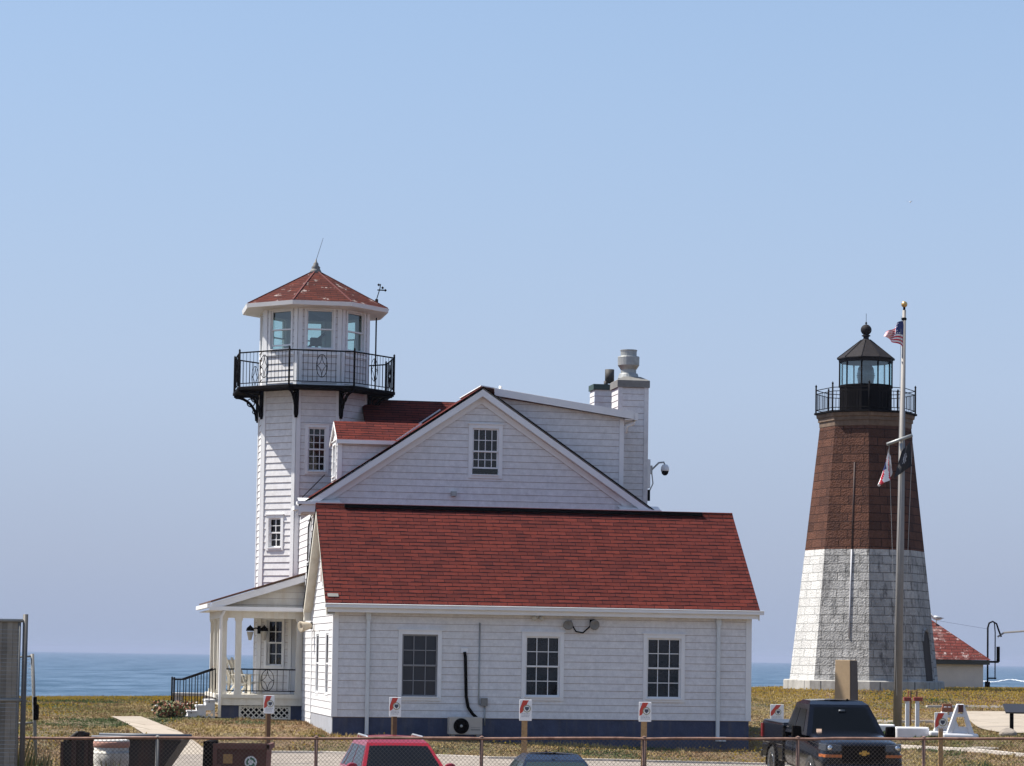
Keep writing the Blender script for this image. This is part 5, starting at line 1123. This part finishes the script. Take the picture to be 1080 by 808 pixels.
mb = MB(); mb.lathe([(r_ * .96, H - .14), (r_ * 1.0, H - .12), (r_ * 1.0, H - .05), (r_ * .98, H - .03)], (0, 0, 0), 28); mb.build('rim', M('faded_red_rim', (.42, .22, .17), .8, noise=.3), t)
mb = MB(); mb.lathe([(r_ * .98, H - .03), (r_ * .96, H), (r_ * .8, H + .01), (0, H - .01)], (0, 0, 0), 28); mb.build('lid', M('lid_white', (.68, .66, .62), .8, noise=.15), t)

Yd = 52.5; a, b = at(215, 784, Yd), at(283, 784, Yd); g = gh(a.x, Yd); H = a.z - g; w = (b.x - a.x) / 2
t = thing('recycling_dumpster', 'reddish brown steel dumpster with a recycling badge and black lid', 'dumpster', ((a.x + b.x) / 2, Yd, g), 0)
bd = M('brown_dumpster_paint', (.085, .03, .022), .55, .1, noise=.3, nscale=4, dirt=(.20, .07, .04, .6))
mb = MB(); openbox(mb, -w + .22, w - .08, -w + .18, w - .02, 0, 1.1, H - .02, z0=.15); mb.build('body', bd, t)
mb = MB(); mb.box(-w + .2, w + .02, -.05, 0, H - .1, H - .0); mb.box(w - .03, w + .03, -.05, 1.1, H - .1, H); mb.box(-w + .18, -w + .26, -.04, .0, .15, H); mb.box(-w + .24, -w + .34, -.10, -.05, H * .55, H * .72); mb.build('rim', M('worn_brown_rim', (.15, .06, .045), .6, noise=.3), t)
mb = MB(); mb.hexa([(-w - .02, -.08, .3), (-w + .14, -.08, .3), (-w + .14, 1.1, .3), (-w - .02, 1.1, .3), (-w, -.08, H + .04), (-w + .16, -.08, H + .04), (-w + .16, 1.1, H + .04), (-w, 1.1, H + .04)]); mb.build('lid', darkm, t)
mb = MB(); mb.box(-w + .38, -w + .56, -.012, -.006, H - .38, H - .2); mb.build('sticker', M('sticker_tan', (.38, .22, .08), .6), t)
mb = MB(); cx_, cz_ = w - .33, H - .35
mb.face([(cx_ + .12 * math.cos(k * .3927), -.01, cz_ + .12 * math.sin(k * .3927)) for k in range(16)], 0)
for k in range(3):
    a0 = k * 120
    for j in range(4):
        t0, t1 = R(a0 + j * 20), R(a0 + j * 20 + 20); mb.face([(cx_ + r0 * math.cos(tt), -.014, cz_ + r0 * math.sin(tt)) for r0, tt in ((.055, t0), (.09, t0), (.09, t1), (.055, t1))], 1)
    t1 = R(a0 + 80); t2 = R(a0 + 106); mb.face([(cx_ + .035 * math.cos(t1), -.014, cz_ + .035 * math.sin(t1)), (cx_ + .108 * math.cos(t1), -.014, cz_ + .108 * math.sin(t1)), (cx_ + .07 * math.cos(t2), -.014, cz_ + .07 * math.sin(t2))], 1)
mb.build('recycling_badge', [sw, M('badge_green', (.03, .16, .09), .6)], t)
mb = MB(); 
for x_ in (-w + .35, w - .2):
    for y_ in (.15, .95): mb.lathe([(0, -.03), (.08, -.03), (.08, .03), (0, .03)], (x_, y_, .08), 12, axis=orient((0, 1, 0)))
mb.build('castor', darkm, t)
# weeds by the fence at left
wd = [M('weed_green', (.055, .085, .025), .8), M('weed_olive', (.10, .10, .035), .8), M('weed_straw', (.26, .19, .08), .8), M('weed_flower', (.6, .4, .05), .8)]
def weeds(label, px, Y, w, h, seed, n):
    x = at(px, 790, Y).x; g = gh(x, Y); rg = random.Random(seed); mb = MB()
    for k in range(n):
        bx_, by_ = rg.gauss(0, w * .4), rg.uniform(-.3, .3); hh = h * rg.uniform(.35, 1) * max(.2, 1 - abs(bx_) / w * .8); lx, ly = rg.uniform(-.25, .25) * hh, rg.uniform(-.2, .2) * hh; s = rg.uniform(.006, .016); m_ = rg.choice((0, 0, 1, 1, 2, 2))
        mb.face([(bx_ - s, by_, 0), (bx_ + s, by_, 0), (bx_ + lx * .5 + s, by_ + ly * .5, hh * .6), (bx_ + lx * .5 - s, by_ + ly * .5, hh * .6)], m_); mb.face([(bx_ + lx * .5 - s, by_ + ly * .5, hh * .6), (bx_ + lx * .5 + s, by_ + ly * .5, hh * .6), (bx_ + lx, by_ + ly, hh)], m_)
        if rg.random() < .5:
            q = Vector((bx_ + lx * .7, by_ + ly * .7, hh * rg.uniform(.4, .9))); e_ = Vector((rg.uniform(-1, 1), rg.uniform(-1, 1), rg.uniform(-.3, .6))) * .035; mb.face([q, q + e_ + Vector((.015, 0, .01)), q + e_ * 1.8, q + e_ - Vector((.015, 0, .0))], m_ % 2)
    o = mb.build('weeds', wd, None, (x, Y, g)); return tag(o, label, 'weeds', kind=None)
weeds('tall green and straw weeds at the foot of the tall slatted fence', 12, 48.5, 1.0, 1.55, 1, 900)
weeds('green weeds left of the black skip behind the fence', 42, 50.8, .6, 1.25, 2, 500)
weeds('small green weeds in front of the white barrel', 117, 50.4, .45, 1.15, 3, 260)

# ================================================================== vehicles
def glossy(name, c, rough=.28): return M(name, c, rough, .2, .3, coat=.45)
tyre = M('tyre_rubber', (.02, .02, .02), .85); chrome = M('chrome', (.6, .6, .62), .15, 1.0); cgl = M('car_glass', (.004, .005, .006), .08, spec=.18)
lampm = M('lamp_glass', (.07, .075, .085), .15, .3); amber = M('amber_lens', (.42, .12, .03), .3); redl = M('red_lens', (.16, .008, .008), .3)
def finish(mb, name, mat, parent, sub=2, cutters=()):
    o = mb.build(name, mat, parent)
    bm = bmesh.new(); bm.from_mesh(o.data); bmesh.ops.remove_doubles(bm, verts=bm.verts, dist=.0005); bmesh.ops.recalc_face_normals(bm, faces=bm.faces[:])
    for f in bm.faces: f.smooth = True
    bm.to_mesh(o.data); bm.free()
    if sub: md = o.modifiers.new('sub', 'SUBSURF'); md.levels = sub; md.render_levels = sub
    for c in cutters:
        md = o.modifiers.new('cut', 'BOOLEAN'); md.operation = 'DIFFERENCE'; md.object = c; md.solver = 'EXACT'
    if cutters:
        bpy.context.view_layer.update(); dg = bpy.context.evaluated_depsgraph_get(); me2 = bpy.data.meshes.new_from_object(o.evaluated_get(dg)); o.modifiers.clear(); o.data = me2
        for c in cutters: bpy.data.objects.remove(c)
    return o
def loft_body(mb, st):
    """st: list of (y, half_width, z_bottom, z_belt, z_top) from front (-y) to back; cross-section ring of 12"""
    rings = []
    for y, w, zb, zm, zt in st:
        half = [(0, zb), (w * .8, zb), (w * .97, zb + .10), (w, (zb + zm) / 2), (w, zm - .05), (w * .965, zm + (zt - zm) * .35), (w * .86, zt - .01), (w * .5, zt + .015), (0, zt + .025)]
        rings.append([(x, y, z) for x, z in half] + [(-x, y, z) for x, z in half[-2:0:-1]])
    n = len(rings[0])
    for a, b in zip(rings[:-1], rings[1:]):
        for k in range(n): j = (k + 1) % n; mb.face([a[k], a[j], b[j], b[k]], 0, True)
    for r_, rev in ((rings[0], False), (rings[-1], True)):
        # quads across the cap
        h = n // 2
        for k in range(h): 
            q = [r_[k], r_[k + 1], r_[(n - k - 1) % n], r_[(n - k) % n]]
            uq = []
            for p in q:
                if p not in uq: uq.append(p)
            if len(uq) > 2: mb.face(uq if rev else uq[::-1], 0, True)
def cabin(mb, yb0, yb1, yt0, yt1, wb, wt, zb, zt, mi=0, dz=.10, in_=.30):
    P = {}
    ys_b = [yb0, yb1]; lay = [(0, zb, yb0, yb1, wb), (1, zt - dz, yt0, yt1, wt), (2, zt, yt0 + in_, yt1 - in_, wt - .09)]
    for l, z, y0, y1, w in lay: P[l] = [(-w, y0, z), (w, y0, z), (w, y1, z), (-w, y1, z)]
    for l in (0, 1):
        for k in range(4): j = (k + 1) % 4; mb.face([P[l][k], P[l][j], P[l + 1][j], P[l + 1][k]], mi, False)
    # slightly crowned roof
    p = P[2]; m0 = ((p[0][0] + p[1][0]) / 2, p[0][1], zt + .025); m1 = (0, p[2][1], zt + .025)
    mb.face([p[0], m0, m1, p[3]], mi, True); mb.face([m0, p[1], p[2], m1], mi, True)
    return P
def gpanel(a, b, c, d, i0, i1, j0, j1, off=.006, bow=0.0, nseg=8):
    """glass on quad a,b (bottom) c,d (top, above b,a): fractional insets; returns faces"""
    a, b, c, d = map(Vector, (a, b, c, d)); n = (b - a).cross(d - a).normalized()
    def pt(s, t): return a.lerp(b, s).lerp(d.lerp(c, s), t) + n * (off + bow * 4 * (s - .5) ** 2 * -1 + bow)
    mb = MB()
    for k in range(nseg):
        s0, s1 = i0 + (i1 - i0) * k / nseg, i0 + (i1 - i0) * (k + 1) / nseg; mb.face([pt(s0, j0), pt(s1, j0), pt(s1, j1), pt(s0, j1)], 0, True)
    return mb
def wheel(parent, x, y, r=.38, w=.24, rimm=None):
    s = 1 if x > 0 else -1; ax = orient((s, 0, 0)); mb = MB()
    mb.lathe([(r * .6, -w / 2), (r * .92, -w / 2), (r, -w / 2 + .04), (r, w / 2 - .04), (r * .92, w / 2), (r * .66, w / 2 - .01)], (x, y, r), 28, axis=ax); wo = mb.build('wheel', tyre, parent)
    mb = MB(); mb.lathe([(r * .66, w / 2 - .01), (r * .63, w / 2), (r * .58, w / 2 - .05), (r * .55, w / 2 - .10)], (x, y, r), 28, axis=ax); mb.lathe([(0, w / 2 - .03), (r * .16, w / 2 - .03), (r * .18, w / 2 - .07)], (x, y, r), 12, axis=ax)
    for k in range(5):
        a = k * 2 * math.pi / 5; d = Vector((0, math.cos(a), math.sin(a))); e_ = Vector((0, -math.sin(a), math.cos(a))) * .035; c_ = Vector((x + s * (w / 2 - .06), y, r)); mb.hexa([c_ + d * .05 - e_, c_ + d * .05 + e_, c_ + d * .05 + e_ + X * s * .03, c_ + d * .05 - e_ + X * s * .03, c_ + d * r * .6 - e_ * 1.3, c_ + d * r * .6 + e_ * 1.3, c_ + d * r * .6 + e_ * 1.3 + X * s * .03, c_ + d * r * .6 - e_ * 1.3 + X * s * .03])
    mb.build('rim', rimm or chrome, wo)
def cyl_cutter(x, y, r, h=1.2):
    mb = MB(); mb.lathe([(r, -h / 2), (r, h / 2)], (x, y, r * .92), 32, axis=orient((1, 0, 0))); o = mb.build('cut', darkm); bm = bmesh.new(); bm.from_mesh(o.data); bmesh.ops.recalc_face_normals(bm, faces=bm.faces[:]); bm.to_mesh(o.data); bm.free(); return o

def glasshouse(t, P, front=(.07, .93, .04, .93), rear=(.08, .92, .1, .9), sides=((.04, .47), (.50, .80), (.83, .96)), glassm=None, sj=(.08, .88)):
    g_ = glassm or cgl; a, b = P[0], P[1]
    m = gpanel(a[0], a[1], b[1], b[0], *front, bow=.012); m.build('windscreen', g_, t)
    m = gpanel(a[2], a[3], b[3], b[2], *rear, bow=.01); m.build('rear_window', g_, t)
    for (q0, q1) in sides:
        gpanel(a[1], a[2], b[2], b[1], q0, q1, *sj, nseg=2).build('side_window', g_, t)
        gpanel(a[3], a[0], b[0], b[3], 1 - q1, 1 - q0, *sj, nseg=2).build('side_window', g_, t)
def mirrors(t, x, y, z, mat, w=.2, h=.16):
    for s in (-1, 1):
        mb = MB(); c = Vector((s * (x + .12), y, z)); mb.lathe([(0, -.09), (.07, -.07), (.085, 0), (.08, .05), (0, .06)], (0, 0, 0), 10, axis=orient((0, 1, 0)))
        mb.v = [(c.x + v[0] * w / .16, c.y + v[1], c.z + v[2] * h / .16) for v in mb.v]; mb.tube([(s * (x - .08), y, z - .05), (c.x, c.y, c.z - .02)], .03, 6); mb.build('wing_mirror', mat, t)

# ---- red crossover, nose towards the camera
pr = glossy('metallic_red_paint', (.30, .008, .018), .3)
pa, pb = at(377, 781, 56), at(451, 781, 56)
t = thing('red_car', 'bright red crossover car with roof rails behind the fence, left of centre', 'car', (at(418, 800, 55.3).x, 55.3, -.03), R(12))
mb = MB(); loft_body(mb, [(-2.18, .62, .35, .55, .72), (-2.1, .80, .25, .62, .84), (-1.6, .90, .22, .75, .98), (-.75, .92, .2, .85, 1.08), (.2, .92, .2, .9, 1.1), (1.6, .92, .22, .92, 1.12), (2.1, .86, .28, .85, 1.05), (2.22, .75, .35, .7, .9)])
finish(mb, 'body', pr, t, 2, [cyl_cutter(0, -1.35, .38, 3), cyl_cutter(0, 1.35, .38, 3)])
mb = MB(); P = cabin(mb, -.98, 2.0, -.12, 1.65, .87, .63, 1.02, 1.66, dz=.10, in_=.4); o = mb.build('cabin', pr, t, bevel=.07)
glasshouse(t, P, front=(.05, .95, .03, .88)); mirrors(t, .88, -.62, 1.10, pr, .22, .15)
mb = MB(); mb.box(-.80, .80, -.02, .0, 0, .001)
for s in (-1, 1): mb = MB(); mb.tube([(s * .56, .10, 1.60), (s * .57, .24, 1.675), (s * .57, 1.35, 1.69), (s * .56, 1.5, 1.62)], .022, 8); mb.build('roof_rail', M('silver_rail', (.62, .63, .62), .3, .8), t)
mb = MB(); q = [Vector(p) for p in (P[0][0], P[0][1], P[1][1], P[1][0])]; pt = lambda s, t_: q[0].lerp(q[1], s).lerp(q[3].lerp(q[2], s), t_) + Vector((0, -.035, .01)); mb.face([pt(.17, .08), pt(.23, .08), pt(.23, .13), pt(.17, .13)]); mb.build('windscreen_sticker', M('sticker_blue', (.12, .35, .5), .5), t)
for s in (-1, 1):
    mb = MB(); mb.lathe([(0, 0), (.12, .01), (.16, .04), (.1, .09), (0, .1)], (s * .66, -2.08, .72), 12, axis=orient((s * .5, -1, .2))); mb.build('headlight', lampm, t)
    for y in (-1.35, 1.35): wheel(t, s * .83, y, .34, .21)
mb = MB(); mb.box(-.4, .4, -2.235, -2.19, .38, .62); mb.build('grille', darkm, t)
# ---- dark blue saloon, only its roof shows
pb_ = glossy('dark_blue_paint', (.012, .022, .045), .22)
t = thing('blue_car', 'dark blue saloon car behind the fence with only its roof and windscreen showing', 'car', (at(583, 800, 54.5).x, 54.5, -.08), R(8))
mb = MB(); loft_body(mb, [(-2.3, .6, .35, .5, .62), (-2.2, .80, .22, .58, .74), (-1.6, .89, .2, .7, .88), (-.9, .9, .18, .78, .95), (1.0, .9, .18, .82, 1.0), (1.8, .89, .2, .82, 1.0), (2.25, .8, .28, .75, .92), (2.35, .65, .35, .6, .8)])
finish(mb, 'body', pb_, t, 2, [cyl_cutter(0, -1.4, .36, 3), cyl_cutter(0, 1.35, .36, 3)])
mb = MB(); P = cabin(mb, -1.05, 1.75, -.25, 1.0, .83, .60, .9, 1.45); mb.build('cabin', pb_, t, bevel=.05)
gls = M('tinted_teal_glass', (.02, .035, .035), .05, spec=.8)
glasshouse(t, P, front=(.04, .96, .03, .88), glassm=gls); mirrors(t, .86, -.65, .98, pb_, .2, .14)
mb = MB(); mb.lathe([(.035, 0), (.03, .02), (.0, .03)], (0, .9, 1.47), 8); mb.tube([(0, .9, 1.48), (0, 1.1, 1.62)], .006, 4); mb.box(-.03, .03, -.2, -.08, 1.46, 1.49); mb.build('antenna', darkm, t)
for s in (-1, 1):
    mb = MB(); mb.lathe([(0, 0), (.12, .01), (.14, .04), (0, .09)], (s * .66, -2.18, .62), 12, axis=orient((s * .5, -1, .2))); mb.build('headlight', lampm, t)
    for y in (-1.4, 1.35): wheel(t, s * .8, y, .32, .2)
mb = MB(); mb.box(-.4, .4, -2.36, -2.3, .35, .55); mb.build('grille', darkm, t)
# ---- dark navy pickup
pt_ = glossy('dark_navy_pickup_paint', (.003, .004, .008), .25)
tx_, ty_ = at(905, 800, 60.0).x, 60.0
t = thing('pickup_truck', 'dark navy pickup truck with a gold emblem on its grille, parked right of the house', 'pickup truck', (tx_ - .14, ty_, .45), R(8)); t.rotation_euler.x = R(1.1); t.scale = (.94, .95, 1)
# origin at the front axle centre line; nose at y=-0.95, tail at y=4.85
mb = MB(); loft_body(mb, [(-1.0, .84, .45, .70, 1.02), (-.96, .96, .40, .78, 1.10), (-.6, 1.0, .38, .85, 1.14), (.3, 1.01, .36, .92, 1.18), (.62, 1.01, .36, .94, 1.19), (2.6, 1.01, .38, .95, 1.19), (2.68, 1.01, .38, .95, 1.17)])
cabB = finish(mb, 'body', pt_, t, 2, [cyl_cutter(0, 0.0, .47, 3)])
mb = MB(); loft_body(mb, [(-.97, .88, .98, 1.0, 1.07), (-.85, .92, 1.0, 1.05, 1.13), (-.2, .94, 1.05, 1.10, 1.22), (.62, .93, 1.08, 1.14, 1.30), (.72, .9, 1.08, 1.14, 1.28)]); finish(mb, 'bonnet', pt_, t, 2)
# load bed: open box with thick walls
mb = MB(); y0, y1, w, zt = 2.72, 4.80, 1.0, 1.36
mb.box(-w, w, y0, y1, .5, .85); mb.box(-w, -w + .12, y0, y1, .852, zt, 0); mb.box(w - .12, w, y0, y1, .852, zt, 0); mb.box(-w + .12, w - .12, y0, y0 + .08, .852, zt); mb.box(-w + .02, w - .02, y1 + .01, y1 + .09, .55, zt - .0)
bo = finish(mb, 'load_bed', pt_, t, 0, ()); 
for f in bo.data.polygons: f.use_smooth = False
md = bo.modifiers.new('b', 'BEVEL'); md.width = .035; md.segments = 3
mb = MB(); mb.box(-w + .03, w - .03, y0 + .03, y1 - .0, zt + .005, zt + .035); o = mb.build('bed_cover', M('dark_blue_vinyl_cover', (.035, .045, .065), .5), t, bevel=.01)
mb = MB(); mb.box(-w + .0, w - .0, y1 + .1, y1 + .2, .5, .66); mb.build('rear_bumper', chrome, t)
mb = MB(); P = cabin(mb, .55, 2.66, 1.20, 2.44, .96, .72, 1.20, 1.95, dz=.08, in_=.26); mb.build('cabin', pt_, t, bevel=.05)
glasshouse(t, P, front=(.075, .925, .09, .90), sides=((.16, .54), (.60, .90)), sj=(.10, .84))
for s in (-1, 1):
    mb = MB(); mb.hexa([(s * 1.02, .72, 1.15), (s * 1.26, .70, 1.16), (s * 1.26, .84, 1.16), (s * 1.02, .86, 1.15), (s * 1.04, .72, 1.40), (s * 1.25, .70, 1.41), (s * 1.25, .82, 1.41), (s * 1.04, .84, 1.40)]); mb.tube([(s * .9, .8, 1.12), (s * 1.08, .78, 1.2)], .04, 6); mb.build('wing_mirror', darkm, t, bevel=.03)
    mb = MB(); mb.hexa([(s * .52, -1.01, .93), (s * .90, -.97, .93), (s * 1.0, -.7, .96), (s * .6, -.8, .96), (s * .52, -1.0, 1.07), (s * .88, -.96, 1.08), (s * .985, -.68, 1.10), (s * .6, -.8, 1.08)]); hl = mb.build('headlight', lampm, t, bevel=.012)
    mb = MB(); mb.lathe([(0, 0), (.055, .0), (.06, .04), (0, .045)], (s * .80, -.99, 1.01), 12, axis=orient((0, -1, 0))); mb.build('lamp_lens', M('bright_lens', (.6, .65, .7), .08, .9), hl)
    mb = MB(); mb.hexa([(s * .52, -1.03, .80), (s * .90, -1.0, .80), (s * 1.0, -.76, .81), (s * .6, -.8, .81), (s * .52, -1.03, .86), (s * .90, -1.0, .86), (s * 1.0, -.76, .87), (s * .6, -.8, .87)]); mb.build('turn_signal', amber, t)
    mb = MB(); mb.box(s * 1.0 - .03, s * 1.0 + .03, y1 - .1, y1 + .06, .98, 1.3); mb.build('tail_light', redl, t)
    mb = MB(); mb.box(s * 1.012 - .015, s * 1.012 + .015, 1.55, 1.75, 1.04, 1.075); mb.box(s * 1.012 - .015, s * 1.012 + .015, 2.3, 2.45, 1.04, 1.075); mb.build('door_handle', chrome, t)
    wheel(t, s * .90, 0, .40, .27); wheel(t, s * .90, 3.75, .40, .27)
    mb = MB(); arc = [(s * 1.015, 3.75 + .49 * math.cos(R(a)), .40 + .49 * math.sin(R(a))) for a in range(-5, 186, 10)]; mb.tube(arc, .03, 6); mb.build('wheel_arch', darkm, t)
mb = MB(); mb.box(-.50, .50, -1.04, -1.0, .70, 1.06); mb.build('grille', darkm, t, bevel=.01)
mb = MB()
for z in (.76, .83, .97, 1.03): mb.box(-.49, .49, -1.052, -1.042, z - .008, z + .008)
mb.build('grille_bar', blackm, t)
gold = M('gold_emblem', (.55, .33, .07), .35, .6); mb = MB(); z = .90; y = -1.075
mb.obox((-.12, y, z - .022), (.24, 0, 0), (0, .02, 0), (0, 0, .044), 0); mb.hexa([(-.055, y - .004, z - .055), (.045, y - .004, z - .055), (.045, y + .02, z - .055), (-.055, y + .02, z - .055), (-.045, y - .004, z + .055), (.055, y - .004, z + .055), (.055, y + .02, z + .055), (-.045, y + .02, z + .055)]); mb.build('emblem', gold, t)
mb = MB(); mb.box(-.9, .9, -1.16, -.98, .42, .66); mb.build('front_bumper', pt_, t, bevel=.05)
mb = MB(); mb.box(-.25, .25, -1.175, -1.165, .46, .58); mb.build('number_plate', sw, t)
q = [Vector(p) for p in (P[0][0], P[0][1], P[1][1], P[1][0])]; pt = lambda s, t_: q[0].lerp(q[1], s).lerp(q[3].lerp(q[2], s), t_) + Vector((0, -.03, .012))
for a_ in (.14, .52): mb = MB(); mb.tube([pt(a_, .01) , pt(a_ + .30, .10)], .012, 4); mb.build('wiper', darkm, t)
mb = MB(); mb.tube([pt(.46, .78), pt(.56, .78)], .03, 6); mb.build('rear_view_mirror', M('mirror_grey', (.05, .06, .07), .3), t)
mb = MB(); mb.face([pt(.12, .1), pt(.19, .1), pt(.19, .2), pt(.12, .2)]); mb.build('windscreen_sticker', M('sticker_buff', (.5, .35, .25), .5), t)
mb = MB(); mb.lathe([(.05, 0), (.03, .06), (0, .08)], (.28, 1.5, 1.92), 8); mb.build('roof_antenna', darkm, t)
mb = MB()
for y in (1.68, 2.64): 
    for s in (-1, 1): mb.box(s * 1.011 - .002, s * 1.011 + .002, y - .006, y + .006, .5, 1.12)
mb.build('door_gap', darkm, t)

# ================================================================== light, sky, air
SE, SAZ = 57.0, -97.0     # elevation; azimuth measured from the direction towards the camera (-y), negative = left
sd = Vector((math.sin(R(SAZ)) * math.cos(R(SE)), -math.cos(R(SAZ)) * math.cos(R(SE)), math.sin(R(SE))))
sl = bpy.data.lights.new('sun', 'SUN'); sl.energy = 4.8; sl.angle = R(.5); sl.color = (1, .95, .87); so = bpy.data.objects.new('sun', sl); COL.objects.link(so); so.rotation_euler = sd.to_track_quat('Z', 'Y').to_euler(); so.location = (-30, 60, 60)
w = bpy.data.worlds.new('World'); sc.world = w; w.use_nodes = True; nt = w.node_tree; bg = nt.nodes['Background']
sky = nt.nodes.new('ShaderNodeTexSky'); sky.sky_type = 'NISHITA'; sky.sun_disc = False; sky.sun_elevation = R(SE); sky.sun_rotation = math.atan2(sd.x, sd.y) % (2 * math.pi)
sky.altitude = 0; sky.air_density = 1.0; sky.dust_density = 1.2; sky.ozone_density = 2.0
tc = nt.nodes.new('ShaderNodeTexCoord'); sx = nt.nodes.new('ShaderNodeSeparateXYZ'); nt.links.new(tc.outputs['Generated'], sx.inputs[0])
hr = nt.nodes.new('ShaderNodeValToRGB'); e = hr.color_ramp.elements; e[0].position = 0; e[0].color = (1, 1, 1, 1); e[1].position = .5; e[1].color = (0, 0, 0, 1)
for p_, v_ in ((.05, .92), (.12, .78), (.24, .55)): x = e.new(p_); x.color = (v_, v_, v_, 1)
hc = nt.nodes.new('ShaderNodeValToRGB'); e = hc.color_ramp.elements; e[0].position = 0; e[0].color = (.455, .545, .755, 1); e[1].position = .5; e[1].color = (.36, .52, .95, 1)
for p_, v_ in ((.035, (.50, .59, .80, 1)), (.10, (.545, .67, .93, 1)), (.24, (.49, .68, 1.0, 1))): x = e.new(p_); x.color = v_
hx = nt.nodes.new('ShaderNodeVectorMath'); hx.operation = 'SCALE'; hx.inputs['Scale'].default_value = 5.0; nt.links.new(sx.outputs['Z'], hc.inputs[0]); nt.links.new(hc.outputs[0], hx.inputs[0])
hm = nt.nodes.new('ShaderNodeMix'); hm.data_type = 'RGBA'; nt.links.new(hx.outputs[0], hm.inputs['B'])
nt.links.new(sx.outputs['Z'], hr.inputs[0]); nt.links.new(hr.outputs[0], hm.inputs['Factor']); nt.links.new(sky.outputs[0], hm.inputs['A']); nt.links.new(hm.outputs['Result'], bg.inputs['Color']); bg.inputs['Strength'].default_value = .10
sc.view_settings.view_transform = 'Standard'; sc.view_settings.look = 'None'; sc.view_settings.gamma = 1; sc.view_settings.use_curve_mapping = False; sc.view_settings.exposure = .7
sc.render.engine = 'CYCLES'; sc.cycles.use_denoising = True; sc.cycles.max_bounces = 6; sc.cycles.diffuse_bounces = 3; sc.cycles.glossy_bounces = 3; sc.cycles.transparent_max_bounces = 12
sc.cycles.use_adaptive_sampling = True; sc.cycles.adaptive_threshold = .01; sc.cycles.volume_bounces = 0
sc.render.film_transparent = False

hz = MB(); hz.box(-14500, 14500, -2000, 14500, -9, 23.5); hm_ = bpy.data.materials.new('sea_haze'); hm_.use_nodes = True; nt = hm_.node_tree; nt.nodes.clear()
o_ = nt.nodes.new('ShaderNodeOutputMaterial'); pv = nt.nodes.new('ShaderNodeVolumePrincipled'); pv.inputs['Density'].default_value = HAZE_D; pv.inputs['Color'].default_value = HAZE_C; nt.links.new(pv.outputs[0], o_.inputs['Volume'])
tag(hz.build('haze', hm_), kind='stuff')
